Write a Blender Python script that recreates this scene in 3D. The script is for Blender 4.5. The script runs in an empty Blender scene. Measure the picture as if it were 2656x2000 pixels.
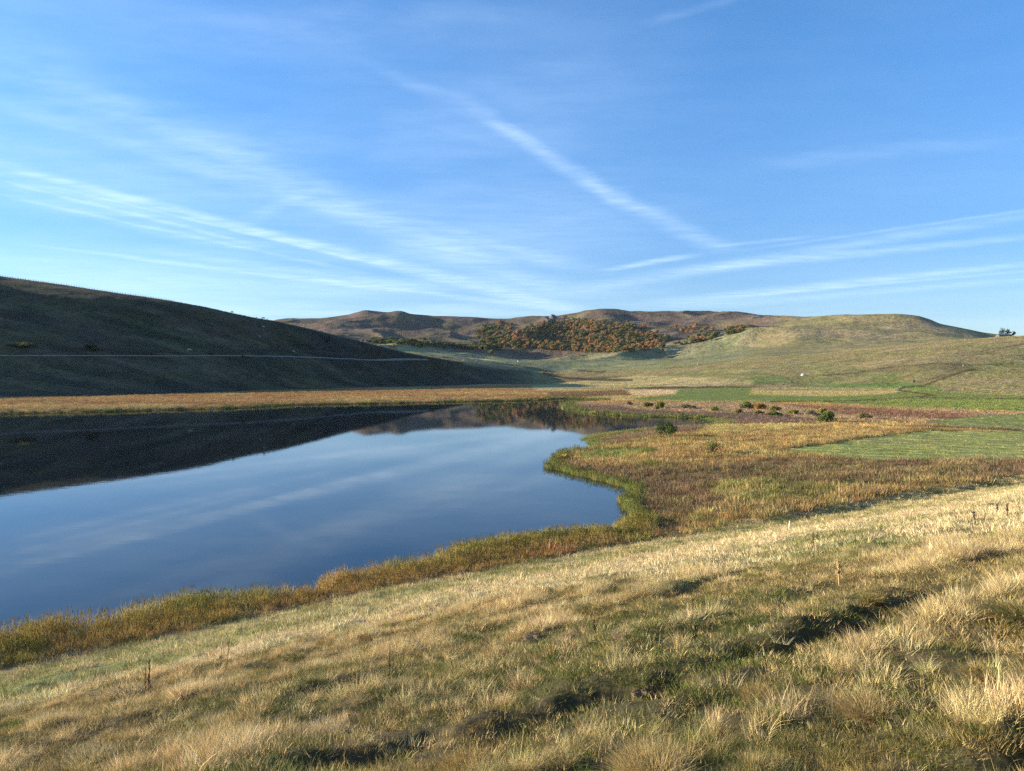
import bpy, bmesh, math, random
import numpy as np
from mathutils import Vector, Matrix

# ------------------------------------------------------------------ camera, sky, sun, exposure
scene = bpy.context.scene
COL = scene.collection
CAM_Z = 16.0
FPX = 1969.0                      # focal length in photo pixels (2656 wide)
PITCH = math.atan(43.0 / FPX)     # horizon a little above the middle
cam_data = bpy.data.cameras.new("camera")
cam = bpy.data.objects.new("camera", cam_data)
COL.objects.link(cam)
cam.location = (0, 0, CAM_Z)
cam.rotation_euler = (math.pi / 2 - PITCH, 0, 0)
cam_data.sensor_fit = 'HORIZONTAL'
cam_data.sensor_width = 36.0
cam_data.lens = 36.0 * FPX / 2656.0
cam_data.clip_start = 0.1
cam_data.clip_end = 30000
scene.camera = cam

SUN_EL = math.radians(11.5)
SUN_AZ = math.radians(-82.0)      # from +Y towards +X
sun_dir = Vector((math.sin(SUN_AZ) * math.cos(SUN_EL), math.cos(SUN_AZ) * math.cos(SUN_EL), math.sin(SUN_EL)))
sd = bpy.data.lights.new("sun", 'SUN')
sd.energy = 4.4
sd.angle = math.radians(0.5)
sd.color = (1.0, 0.88, 0.67)
sun = bpy.data.objects.new("sun", sd)
COL.objects.link(sun)
sun.rotation_euler = sun_dir.to_track_quat('Z', 'Y').to_euler()
sun.location = (-60, 10, 60)

scene.view_settings.view_transform = 'Standard'
scene.view_settings.look = 'None'
scene.view_settings.gamma = 1.0
scene.view_settings.use_curve_mapping = False
scene.view_settings.exposure = 1.58
try:
    scene.cycles.use_denoising = False
    scene.cycles.denoiser = 'OPENIMAGEDENOISE'
    scene.cycles.max_bounces = 6
    scene.cycles.sample_clamp_direct = 2.0
    scene.cycles.sample_clamp_indirect = 2.0
    scene.cycles.volume_bounces = 0
    scene.cycles.transparent_max_bounces = 6
except Exception:
    pass


def pdir(px, py):
    """unit-depth direction of a photo pixel in the world"""
    a = (px - 1328.0) / FPX
    b = (1000.0 - py) / FPX
    c, s = math.cos(PITCH), math.sin(PITCH)
    return a, c + b * s, -s + b * c


# ---- world: physical sky plus thin high cirrus and old vapour trails laid out on a cloud plane
world = bpy.data.worlds.new("World")
scene.world = world
world.use_nodes = True
nt = world.node_tree
nt.nodes.clear()


def N(tree, typ, **kw):
    n = tree.nodes.new(typ)
    for k, v in kw.items():
        setattr(n, k, v)
    return n


def L(tree, a, b):
    tree.links.new(a, b)


def math_node(tree, op, a=None, b=None, c=None, clamp=False):
    n = tree.nodes.new('ShaderNodeMath')
    n.operation = op
    n.use_clamp = clamp
    for i, v in enumerate((a, b, c)):
        if v is None:
            continue
        if isinstance(v, (int, float)):
            n.inputs[i].default_value = v
        else:
            tree.links.new(v, n.inputs[i])
    return n.outputs[0]


def smooth_range(tree, v, a, b, lo=0.0, hi=1.0):
    n = tree.nodes.new('ShaderNodeMapRange')
    n.interpolation_type = 'SMOOTHSTEP'
    n.inputs['From Min'].default_value = a
    n.inputs['From Max'].default_value = b
    n.inputs['To Min'].default_value = lo
    n.inputs['To Max'].default_value = hi
    tree.links.new(v, n.inputs['Value'])
    return n.outputs[0]


sky = N(nt, 'ShaderNodeTexSky', sky_type='NISHITA')
sky.sun_disc = False
sky.sun_elevation = SUN_EL
sky.sun_rotation = SUN_AZ % (2 * math.pi)
sky.altitude = 1200
sky.air_density = 1.0
sky.dust_density = 0.35
sky.ozone_density = 3.5
tc = N(nt, 'ShaderNodeTexCoord')
sep = N(nt, 'ShaderNodeSeparateXYZ')
L(nt, tc.outputs['Generated'], sep.inputs[0])
zc = math_node(nt, 'MAXIMUM', sep.outputs[2], 0.015)
cx = math_node(nt, 'DIVIDE', sep.outputs[0], zc)
cy = math_node(nt, 'DIVIDE', sep.outputs[1], zc)
comb = N(nt, 'ShaderNodeCombineXYZ')
L(nt, cx, comb.inputs[0])
L(nt, cy, comb.inputs[1])
# gentle warp so that the trails fray
wn = N(nt, 'ShaderNodeTexNoise')
wn.inputs['Scale'].default_value = 2.0
wn.inputs['Detail'].default_value = 9.0
wn.inputs['Roughness'].default_value = 0.68
L(nt, comb.outputs[0], wn.inputs['Vector'])
wsub = N(nt, 'ShaderNodeVectorMath', operation='MULTIPLY_ADD')
L(nt, wn.outputs['Color'], wsub.inputs[0])
wsub.inputs[1].default_value = (0.20, 0.20, 0.0)
wsub.inputs[2].default_value = (-0.10, -0.10, 0.0)
wadd = N(nt, 'ShaderNodeVectorMath', operation='ADD')
L(nt, comb.outputs[0], wadd.inputs[0])
L(nt, wsub.outputs[0], wadd.inputs[1])
P = wadd.outputs[0]


def cloud_pt(px, py):
    a, y, z = pdir(px, py)
    return a / z, y / z


def streak(A, B, w0, w1, inten, endfade=0.25):
    ax, ay = cloud_pt(*A)
    bx, by = cloud_pt(*B)
    dx, dy = bx - ax, by - ay
    ln = math.hypot(dx, dy)
    ux, uy = dx / ln, dy / ln
    sub = N(nt, 'ShaderNodeVectorMath', operation='SUBTRACT')
    L(nt, P, sub.inputs[0])
    sub.inputs[1].default_value = (ax, ay, 0)
    d1 = N(nt, 'ShaderNodeVectorMath', operation='DOT_PRODUCT')
    L(nt, sub.outputs[0], d1.inputs[0])
    d1.inputs[1].default_value = (ux / ln, uy / ln, 0)
    d2 = N(nt, 'ShaderNodeVectorMath', operation='DOT_PRODUCT')
    L(nt, sub.outputs[0], d2.inputs[0])
    d2.inputs[1].default_value = (-uy, ux, 0)
    t = d1.outputs['Value']
    # width grows along the trail
    wid = math_node(nt, 'MULTIPLY_ADD', t, w1 - w0, w0)
    wid = math_node(nt, 'MAXIMUM', wid, min(w0, w1) * 0.6)
    q = math_node(nt, 'DIVIDE', math_node(nt, 'ABSOLUTE', d2.outputs['Value']), wid)
    prof = smooth_range(nt, q, 0.0, 1.5, inten * .44, 0.0)
    e0 = smooth_range(nt, t, -endfade, endfade)
    e1 = smooth_range(nt, t, 1 - endfade, 1 + endfade, 1.0, 0.0)
    m = math_node(nt, 'MULTIPLY', prof, e0)
    return math_node(nt, 'MULTIPLY', m, e1)


STREAKS = [
    ((0, 428), (820, 640), .10, .16, .42, .12), ((700, 606), (1500, 808), .16, .45, .42, .15),
    ((0, 455), (700, 648), .16, .30, .26, .2), ((0, 490), (560, 640), .14, .2, .18, .2),
    ((-100, 110), (760, 470), .22, .32, .17, .2), ((560, 385), (1420, 760), .16, .5, .26, .2),
    ((1000, 180), (1330, 345), .05, .08, .16, .25), ((1240, 285), (1640, 540), .05, .09, .28, .2),
    ((1560, 490), (1880, 650), .10, .16, .24, .25),
    ((180, 648), (1000, 752), .12, .22, .36, .2), ((520, 668), (1100, 745), .2, .5, .28, .3),
    ((1600, 697), (1780, 664), .12, .14, .55, .3),
    ((1850, 640), (2080, 616), .1, .1, .22, .3),
    ((1500, 755), (2656, 560), .45, .2, .28, .2), ((1700, 790), (2700, 680), .7, .22, .38, .2),
    ((1800, 700), (2700, 612), .35, .2, .34, .2), ((1750, 800), (2700, 722), .7, .35, .24, .2),
    ((640, 575), (800, 495), .10, .07, .16, .3), ((1700, 60), (1980, -20), .03, .03, .1, .3),
    ((2000, 430), (2656, 350), .16, .16, .10, .3), ((600, 400), (830, 330), .2, .2, .12, .3),
    ((1300, 20), (500, 100), .12, .2, .12, .3),
    ((0, 470), (620, 625), .035, .06, .26, .2), ((0, 505), (900, 700), .04, .10, .22, .25), ((200, 500), (1000, 690), .03, .07, .24, .2),
    ((-50, 250), (900, 560), .10, .2, .16, .3), ((650, 700), (1420, 800), .10, .35, .30, .25), ((1150, 590), (1500, 700), .10, .3, .22, .3),
    ((1900, 770), (2700, 700), .2, .12, .26, .2), ((2000, 640), (2700, 540), .08, .06, .24, .25),
]
total = None
for s_ in STREAKS:
    o_ = streak(*s_)
    total = o_ if total is None else math_node(nt, 'ADD', total, o_)
# fine wisps inside the trails: noise stretched along their common heading
mp = N(nt, 'ShaderNodeMapping')
mp.inputs['Rotation'].default_value = (0, 0, math.radians(-68))
mp.inputs['Scale'].default_value = (0.8, 1.7, 1)
L(nt, comb.outputs[0], mp.inputs['Vector'])
fn = N(nt, 'ShaderNodeTexNoise')
fn.inputs['Scale'].default_value = 3.2
fn.inputs['Detail'].default_value = 9.0
fn.inputs['Roughness'].default_value = 0.62
L(nt, mp.outputs[0], fn.inputs['Vector'])
fine = smooth_range(nt, fn.outputs['Fac'], 0.28, 0.72, 0.45, 1.35)
total = math_node(nt, 'MULTIPLY', total, fine)
# a very thin veil over much of the left sky
vn = N(nt, 'ShaderNodeTexNoise')
vn.inputs['Scale'].default_value = 0.28
vn.inputs['Detail'].default_value = 4.0
L(nt, wadd.outputs[0], vn.inputs['Vector'])
veil = math_node(nt, 'MULTIPLY', smooth_range(nt, vn.outputs['Fac'], 0.30, 0.68, 0.0, 0.22), math_node(nt, 'MULTIPLY_ADD', fine, .5, .5))
veil = math_node(nt, 'MULTIPLY', veil, smooth_range(nt, sep.outputs[0], .30, -.15, .25, 1.0))
total = math_node(nt, 'ADD', total, veil)
# trails thin out right at the horizon and nothing below it
total = math_node(nt, 'MULTIPLY', total, smooth_range(nt, sep.outputs[2], 0.005, 0.05))
total = math_node(nt, 'MINIMUM', total, 0.75)
mixc = N(nt, 'ShaderNodeMix', data_type='RGBA')
L(nt, total, mixc.inputs['Factor'])
SKY_TINT = N(nt, 'ShaderNodeMix', data_type='RGBA', blend_type='MULTIPLY')
SKY_TINT.inputs['Factor'].default_value = 1.0
L(nt, sky.outputs[0], SKY_TINT.inputs[6])
tr_ = N(nt, 'ShaderNodeMix', data_type='RGBA')
L(nt, smooth_range(nt, sep.outputs[2], 0.0, 0.42), tr_.inputs['Factor'])
tr_.inputs[6].default_value = (.97, .98, 1.10, 1)
tr_.inputs[7].default_value = (.74, 1.26, 1.56, 1)
L(nt, tr_.outputs[2], SKY_TINT.inputs[7])
L(nt, SKY_TINT.outputs[2], mixc.inputs[6])
mixc.inputs[7].default_value = (6.2, 7.6, 9.0, 1)
bg = N(nt, 'ShaderNodeBackground')
bg.inputs['Strength'].default_value = 0.065
L(nt, mixc.outputs[2], bg.inputs['Color'])
wo = N(nt, 'ShaderNodeOutputWorld')
L(nt, bg.outputs[0], wo.inputs['Surface'])

# ------------------------------------------------------------------ noise
rng = np.random.default_rng(7)
random.seed(7)


def _hash(ix, iy, seed):
    h = (ix.astype(np.int64) * 374761393 + iy.astype(np.int64) * 668265263 + seed * 974634777) & 0xFFFFFFFF
    h = ((h ^ (h >> 13)) * 1274126177) & 0xFFFFFFFF
    h = h ^ (h >> 16)
    return (h & 0xFFFFFF).astype(np.float64) / float(0xFFFFFF)


def vnoise(x, y, seed=0):
    x0 = np.floor(x)
    y0 = np.floor(y)
    fx = x - x0
    fy = y - y0
    fx = fx * fx * fx * (fx * (fx * 6 - 15) + 10)
    fy = fy * fy * fy * (fy * (fy * 6 - 15) + 10)
    a = _hash(x0, y0, seed)
    b = _hash(x0 + 1, y0, seed)
    c = _hash(x0, y0 + 1, seed)
    d = _hash(x0 + 1, y0 + 1, seed)
    return (a + (b - a) * fx) * (1 - fy) + (c + (d - c) * fx) * fy


def fbm(x, y, lam, octaves=4, seed=0, gain=0.5):
    """about -1..1"""
    s = 0.0
    amp = 1.0
    tot = 0.0
    for o in range(octaves):
        ca, sa = math.cos(0.7 * o + 0.3), math.sin(0.7 * o + 0.3)
        X = (x * ca - y * sa) / lam
        Y = (x * sa + y * ca) / lam
        s = s + amp * (vnoise(X + 31.7 * o, Y - 17.3 * o, seed + o) * 2 - 1)
        tot += amp
        amp *= gain
        lam *= 0.5
    return s / tot


def sstep(a, b, v):
    t = np.clip((v - a) / (b - a), 0, 1)
    return t * t * (3 - 2 * t)


def plane_pt(px, py, z=0.5):
    a, y, dz = pdir(px, py)
    t = (z - CAM_Z) / dz
    return a * t, y * t


def seg_dist(x, y, poly, closed=False):
    """distance to a polyline"""
    best = np.full(x.shape, 1e18)
    n = len(poly)
    for i in range(n if closed else n - 1):
        ax, ay = poly[i]
        bx, by = poly[(i + 1) % n]
        dx, dy = bx - ax, by - ay
        l2 = dx * dx + dy * dy + 1e-12
        t = np.clip(((x - ax) * dx + (y - ay) * dy) / l2, 0, 1)
        d = (x - ax - t * dx) ** 2 + (y - ay - t * dy) ** 2
        best = np.minimum(best, d)
    return np.sqrt(best)


def in_poly(x, y, poly):
    ins = np.zeros(x.shape, bool)
    n = len(poly)
    j = n - 1
    for i in range(n):
        xi, yi = poly[i]
        xj, yj = poly[j]
        if yi != yj:
            c = ((yi > y) != (yj > y)) & (x < (xj - xi) * (y - yi) / (yj - yi) + xi)
            ins ^= c
        j = i
    return ins


def chaikin(pts, n=2, closed=False):
    for _ in range(n):
        out = []
        m = len(pts)
        rngi = range(m if closed else m - 1)
        if not closed:
            out.append(pts[0])
        for i in rngi:
            a = pts[i]
            b = pts[(i + 1) % m]
            out.append((a[0] * .75 + b[0] * .25, a[1] * .75 + b[1] * .25))
            out.append((a[0] * .25 + b[0] * .75, a[1] * .25 + b[1] * .75))
        if not closed:
            out.append(pts[-1])
        pts = out
    return pts


# ------------------------------------------------------------------ layout of the shore (world metres)
near_px = [(0, 1612), (132, 1588), (224, 1590), (347, 1565), (409, 1545), (495, 1521), (627, 1513), (700, 1501),
           (795, 1494), (852, 1481), (947, 1459), (1032, 1440), (1143, 1424), (1206, 1397), (1250, 1386),
           (1301, 1380), (1442, 1360), (1540, 1356), (1618, 1356)]
near_w = [plane_pt(x, y, 1.25) for x, y in near_px]
east_px = [(1652, 1352), (1622, 1318), (1622, 1304), (1648, 1280), (1646, 1262), (1571, 1249), (1508, 1235), (1461, 1221),
           (1424, 1213), (1424, 1207), (1456, 1195), (1447, 1186), (1456, 1176), (1502, 1166), (1546, 1158), (1540, 1154),
           (1516, 1142), (1516, 1134), (1545, 1127), (1635, 1116), (1714, 1108), (1793, 1105), (1866, 1101), (1856, 1088),
           (1761, 1082), (1666, 1081), (1571, 1074), (1508, 1070), (1477, 1063), (1452, 1052), (1462, 1045),
           (1540, 1042), (1560, 1038), (1500, 1035.5), (1454, 1033), (1413, 1037), (1346, 1040), (1188, 1042), (1030, 1046), (840, 1049),
           (745, 1051), (650, 1057), (570, 1060), (316, 1067), (0, 1074)]
east_w = [plane_pt(x, y, 0.1) for x, y in east_px]
lx, ly = east_w[-1]
west_w = [(lx - 120, ly - 18), (lx - 260, ly - 60), (lx - 320, ly - 150), (-330, -20), (-150, -42), (-60, 16)]
SHORE = near_w + chaikin([near_w[-1]] + east_w, 1)[1:] + west_w

toe_px = [(0, 1722), (330, 1655), (700, 1576), (1000, 1512), (1300, 1462), (1640, 1402), (1900, 1365), (2100, 1338),
          (2250, 1305), (2656, 1245)]
TOE = [(-700, -420), (-150, -52), (-60, 11)] + [plane_pt(x, y, 0.5) for x, y in toe_px] + [(150, 158), (330, 235), (900, 330)]

# terracette trenches on the bank: photo polyline, half width, depth
TRENCH_PX = [
    ([(1380, 1655), (1664, 1592), (1760, 1553), (1838, 1506), (1950, 1476), (2120, 1452)], .5, .5),
    ([(1690, 1782), (1960, 1680), (2060, 1658), (2200, 1622), (2310, 1578), (2400, 1560), (2490, 1525)], .5, .42),
    ([(2530, 1472), (2600, 1448), (2700, 1420)], .35, .22),
    ([(820, 1990), (1040, 1930), (1110, 1900), (1200, 1888), (1310, 1868), (1460, 1812), (1560, 1792), (1700, 1772)], .42, .46),
    ([(1750, 2040), (2250, 2010), (2420, 1975), (2560, 1925), (2760, 1850)], .5, .5),
    ([(-40, 1945), (70, 1912), (160, 1890), (330, 1848), (480, 1820)], .5, .36),
    ([(100, 1705), (260, 1672), (370, 1642), (500, 1605), (560, 1592), (700, 1560)], .35, .22),
    ([(640, 1640), (900, 1600), (1040, 1580)], .3, .14),
]
# ------------------------------------------------------------------ height field
_PXT = np.arange(-1300, 3901, 2.0)
_tables = {}


def col_of(px, knots, sigma=60.0):
    """knots over the photo column, joined by a smooth curve"""
    key = (id(knots), sigma)
    if key not in _tables:
        v = np.interp(_PXT, [k[0] for k in knots], [k[1] for k in knots])
        n = int(sigma * 3 / 2)
        kern = np.exp(-(np.arange(-n, n + 1) * 2.0 / sigma) ** 2 / 2)
        kern /= kern.sum()
        _tables[key] = np.convolve(np.pad(v, n, mode='edge'), kern, 'valid')
    return np.interp(px, _PXT, _tables[key])


def zY(D, y):
    """height of a point seen at photo row y at depth D (rows near the horizon)"""
    return CAM_Z + (957.0 - y) / FPX * D


CREST_Y = [(-1100, 1010), (-860, 935), (-900, 900), (-760, 840), (-560, 752), (-380, 700), (-200, 688), (-100, 701), (0, 719), (158, 740), (316, 765), (452, 784), (538, 800), (601, 815), (665, 828), (713, 835), (818, 858), (903, 879),  # crest out of view on the left shaped to shade the hill front
           (935, 886), (1061, 917), (1130, 928), (1200, 938), (1346, 958), (1450, 968), (1500, 962), (1600, 956), (1661, 952), (1725, 947), (1820, 942),
           (1950, 932), (2078, 924), (2237, 909), (2397, 891), (2450, 886), (2585, 875), (2656, 872), (3000, 860), (3600, 850)]
FAR_Y = [(-1100, 880), (300, 850), (650, 846), (713, 837), (740, 832), (800, 828), (870, 824), (905, 818), (925, 812), (944, 809), (1000, 814), (1012, 814), (1022, 811), (1035, 809.5), (1045, 811),
         (1062, 817), (1130, 822), (1210, 822), (1260, 825), (1310, 828), (1345, 825), (1400, 823), (1446, 822), (1500, 813),
         (1515, 808), (1560, 806), (1600, 807), (1650, 810), (1700, 809), (1800, 815), (1850, 815), (1900, 817), (1960, 818), (1975, 823), (2030, 825),
         (2078, 825), (2141, 820), (2200, 817), (2260, 816), (2317, 815), (2350, 817), (2381, 820), (2410, 829), (2435, 841), (2480, 850), (2547, 864),
         (2600, 869), (2656, 873), (3000, 880), (3600, 890)]
LD = dict(
    A=[(-1100, 290), (-500, 296), (-230, 325), (0, 385), (300, 425), (600, 505), (900, 605), (1061, 665), (1200, 725), (1346, 800), (1450, 640), (1600, 560), (1900, 560), (2100, 570), (2250, 520), (2400, 480), (2656, 430), (3600, 420)],  # hill foot out of view on the left brought forward to block low sun
    B=[(-1100, 480), (0, 530), (600, 620), (900, 690), (1061, 725), (1200, 770), (1346, 865), (1450, 900), (1600, 900), (1900, 720), (2100, 700), (2400, 620), (2656, 590), (3600, 560)],
    C=[(-1100, 700), (0, 716), (452, 727), (713, 745), (903, 770), (1061, 790), (1200, 835), (1346, 950), (1450, 1180), (1600, 1200), (1725, 1060), (1950, 900), (2237, 840), (2450, 800), (2656, 780), (3600, 760)],
    D=[(-1100, 1150), (0, 1100), (713, 1050), (1061, 1000), (1346, 1200), (1500, 1600), (1650, 1560), (1800, 1300), (1950, 1120), (2237, 1050), (2656, 1000), (3600, 1000)],
    E=[(-1100, 2200), (1500, 2230), (1570, 1900), (1950, 1950), (2050, 1900), (2200, 1700), (2400, 1600), (2656, 1500), (3600, 1500)],
    F=[(-1100, 2700), (1500, 2680), (1570, 2250), (1950, 2250), (2050, 2100), (2200, 1860), (2400, 1750), (2656, 1700), (3600, 1700)],
    G=[(-1100, 3150), (1960, 3150), (2050, 2400), (2200, 2020), (2400, 1900), (2656, 1850), (3600, 1850)],
)
LZ_A = 1.0
B_Y = [(-1100, 960), (-700, 900), (-300, 805), (0, 838), (450, 868), (713, 893), (903, 925), (1061, 955), (1200, 966), (1346, 983), (1450, 985), (1600, 984), (1900, 968), (2100, 960), (2400, 945), (2656, 945), (3600, 945)]
D_Y = [(-1100, 945), (450, 935), (713, 925), (1000, 916), (1061, 914), (1200, 931), (1346, 950), (1500, 940), (1650, 936), (1800, 932), (1950, 929), (2100, 921), (2237, 912), (2450, 890), (2656, 876), (3600, 870)]
E_Y = [(-1100, 940), (450, 930), (600, 905), (713, 882), (900, 888), (1050, 892), (1150, 900), (1250, 906), (1350, 907), (1500, 916), (1570, 920), (1650, 916), (1700, 912), (1760, 904), (1850, 890), (1900, 872), (1950, 854), (2000, 843), (2050, 840), (2130, 848), (2200, 852), (2400, 862), (2656, 895), (3600, 890)]
F_Y = [(-1100, 890), (713, 855), (900, 850), (1100, 858), (1300, 862), (1500, 866), (1570, 890), (1650, 900), (1760, 893), (1850, 880), (1950, 850), (2000, 836), (2050, 830), (2200, 832), (2400, 843), (2656, 885), (3600, 885)]


RIM = [(-1100, 6), (0, 8.5), (300, 5.0), (600, 3.2), (900, 2.5), (1200, 2.5), (1300, 2.5)]


def line_values(px, cosc):
    """radial distances and heights of the control lines for azimuth columns px"""
    D = {k: col_of(px, v) for k, v in LD.items()}
    zC = zY(D['C'], col_of(px, CREST_Y, 14.0))
    zB = zY(D['B'], col_of(px, B_Y))
    zB = np.minimum(zB, 1.0 + (zC - 1.0) * 0.62)
    zD = zY(D['D'], col_of(px, D_Y))
    zE = zY(D['E'], col_of(px, E_Y))
    zF = zY(D['F'], col_of(px, F_Y))
    zG = zY(D['G'], col_of(px, FAR_Y, 5.0))
    one = np.ones_like(px)
    # rounded brow just below the crest of the left hill
    brow = sstep(1150, 900, px)
    rim = col_of(px, RIM)
    DB2 = D['C'] - np.where(px < 1200, 52, .25 * (D['C'] - D['B']))
    zB2 = np.where(px < 1200, zC - rim, zC - .2 * (zC - zB))
    r = np.stack([one * 0, D['A'] / cosc * .7, D['A'] / cosc, D['B'] / cosc, DB2 / cosc, D['C'] / cosc, D['D'] / cosc, D['E'] / cosc, D['F'] / cosc,
                  D['G'] / cosc, (D['G'] + 900) / cosc, one * 7000])
    z = np.stack([one * LZ_A, one * LZ_A, one * LZ_A, zB, zB2, zC, zD, zE, zF, zG, zG - 45, one * 40])
    return r, z


def pchip_eval(R, Z, q):
    """R,Z: (K, n) knots per sample, q: (n,)"""
    K = R.shape[0]
    h = np.diff(R, axis=0)
    dl = np.diff(Z, axis=0) / h
    m = np.zeros_like(R)
    for k in range(1, K - 1):
        a, b = dl[k - 1], dl[k]
        w1 = 2 * h[k] + h[k - 1]
        w2 = h[k] + 2 * h[k - 1]
        with np.errstate(divide='ignore', invalid='ignore'):
            hm = (w1 + w2) / (w1 / a + w2 / b)
        m[k] = np.where(a * b > 0, hm, 0)
    idx = np.clip((q[None, :] >= R).sum(0) - 1, 0, K - 2)
    ar = np.arange(q.size)
    r0 = R[idx, ar]
    hh = h[idx, ar]
    t = np.clip((q - r0) / hh, 0, 1)
    z0, z1 = Z[idx, ar], Z[idx + 1, ar]
    m0, m1 = m[idx, ar], m[idx + 1, ar]
    t2, t3 = t * t, t * t * t
    return (2 * t3 - 3 * t2 + 1) * z0 + (t3 - 2 * t2 + t) * hh * m0 + (-2 * t3 + 3 * t2) * z1 + (t3 - t2) * hh * m1


TH_C = math.radians(50)


def water_dist(x, y):
    """signed distance to the shoreline, positive on land; a little ragged"""
    jx = x + 0.9 * fbm(x, y, 9, 2, 90)
    jy = y + 0.9 * fbm(x, y, 9, 2, 95)
    d = seg_dist(jx, jy, SHORE, True)
    return np.where(in_poly(jx, jy, SHORE), -d, d)


def toe_dist(x, y):
    """signed distance to the foot of the bank, positive on the bank"""
    d = seg_dist(x, y, TOE)
    # which side: uphill is the right/near side
    poly = TOE + [(900, -3000), (-700, -3000)]
    return np.where(in_poly(x, y, poly), d, -d)


def bank_profile(s):
    s = np.maximum(s, 0)
    z = 0.272 * (np.sqrt(s * s + 9.0) - 3.0)
    far = np.maximum(s - 75, 0)
    return z - 0.0009 * far ** 1.6


def trench_rel(xn, yn):
    """distance to the nearest worn trench in trench half widths"""
    best = np.full(xn.shape, 99.0)
    wx = xn + .28 * fbm(xn, yn, 1.6, 3, 71)
    wy = yn + .28 * fbm(xn, yn, 1.6, 3, 77)
    for poly, hw, dep in TRENCH_W:
        best = np.minimum(best, seg_dist(wx, wy, poly) / hw)
    return best


def trench_cut(xn, yn):
    c = np.zeros_like(xn)
    wx = xn + .28 * fbm(xn, yn, 1.6, 3, 71)
    wy = yn + .28 * fbm(xn, yn, 1.6, 3, 77)
    brk = sstep(-.5, .1, fbm(xn, yn, 2.2, 2, 81))
    for poly, hw, dep in TRENCH_W:
        d = seg_dist(wx, wy, poly)
        c = np.minimum(c, -1.8 * dep * np.exp(-(d / hw) ** 2) * (.3 + .7 * brk))
        c = c + .10 * np.exp(-((d - hw * 2.0) / (hw * .8)) ** 2)
    return c


def height(x, y, full=False):
    r = np.hypot(x, y) + 1e-9
    th = np.arctan2(x, y)
    thc = np.clip(th, -TH_C, TH_C)
    px = 1328 + FPX * np.tan(thc)
    R, Z = line_values(px, np.cos(thc))
    zf = np.full(x.shape, 1.0)
    m = r > 150
    zf[m] = pchip_eval(R[:, m], Z[:, m], r[m])
    # relief of the country
    rC, rE, rG = R[5], R[7], R[9]
    farw = sstep(rC * 1.1, rE, r)
    nearcrest = 1 - 0.75 * np.exp(-((r - rG) / 220.0) ** 2)
    leftw = sstep(1420, 1200, px) * sstep(R[2] * .95, R[3], r) * (r < rC * 1.15)
    n1 = np.zeros_like(x)
    mm = r > 330
    xm, ym = x[mm], y[mm]
    rid = 1 - np.abs(fbm(xm, ym, 520, 4, 11, .5)) * 2.2
    mauve = sstep(2080, 1940, px[mm])
    n1[mm] = farw[mm] * nearcrest[mm] * ((rid - .45) * (7 + 26 * mauve) + fbm(xm, ym, 90, 4, 17) * (4.0 + 3 * mauve))
    midw = sstep(430, 900, r[mm]) * (1 - .7 * farw[mm]) * (1 - leftw[mm])
    crestkeep = 1 - .6 * np.exp(-((r[mm] - rC[mm]) / 60.0) ** 2)
    n1[mm] += midw * crestkeep * (fbm(xm, ym * 1.6, 150, 4, 23) * 4.0 + fbm(xm, ym, 26, 3, 29) * .9)
    n1[mm] += leftw[mm] * crestkeep * (fbm(xm, ym, 110, 3, 33) * 1.6 + fbm(xm, ym, 14, 3, 37) * .32)
    n1[mm] += leftw[mm] * 0
    zf = zf + n1
    # hollow in the valley floor behind the hill spur
    zf = zf - 9.0 * np.exp(-(((x - 62) / 46.0) ** 2 + ((y - 1690) / 70.0) ** 2) ** 2)
    zf = zf - 2.5 * np.exp(-((y - 1250 - .25 * x - 30 * np.sin(x / 60)) / 14.0) ** 2) * sstep(60, 110, x) * sstep(420, 300, x)
    W = water_dist(x, y)
    ramp = 0.12 + 0.035 * np.maximum(W, 0) + 0.0016 * np.maximum(W, 0) ** 2
    land = np.minimum(zf, ramp)
    land = land + sstep(2, 20, W) * sstep(700, 300, r) * (fbm(x, y, 22, 3, 41) * .22 + fbm(x, y, 5, 2, 43) * .12)
    z = np.where(W > 0, land, np.maximum(-2.5, 0.10 * W))
    S = toe_dist(x, y)
    zb = 0.45 + bank_profile(S)
    k = sstep(0, 6, S)
    rough = k * (fbm(x, y, 11, 3, 51) * .38 + fbm(x, y, 2.6, 3, 55) * .21 + fbm(x, y, 1.2, 2, 57) * .13 + fbm(x, y, .6, 2, 58) * .05)
    # terraces worn by grazing stock, running along the slope
    ss = S + 2.0 * fbm(x, y, 14, 3, 61)
    ph = (ss / 3.1) % 1.0
    terr = (np.where(ph < .72, ph / .72, (1 - ph) / .28) - .5) * .13 * sstep(12, 22, S) * sstep(-.35, .35, fbm(x, y, 9, 2, 66))
    zb = zb + rough * sstep(400, 120, r) + terr
    nearm = r < 60
    if nearm.any():
        cut = np.zeros_like(x)
        cut[nearm] = trench_cut(x[nearm], y[nearm])
        zb = zb + cut
    z = np.where(S > 0, zb * sstep(0, 3, S) + z * (1 - sstep(0, 3, S)), z)
    if full:
        return z, W, S, px, R
    return z


# trenches need the bank itself: intersect their pixels with the smooth slope
def bank_hit(px, py):
    a, yy, dz = pdir(px, py)
    t = np.linspace(2.0, 140, 4000)
    X, Y, Zr = a * t, yy * t, CAM_Z + dz * t
    S = toe_dist(X, Y)
    zg = 0.45 + bank_profile(S)
    i = int(np.argmax(Zr < zg))
    return float(X[i]), float(Y[i])


TRENCH_W = [([bank_hit(*p) for p in pts], hw, dep) for pts, hw, dep in TRENCH_PX]

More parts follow.
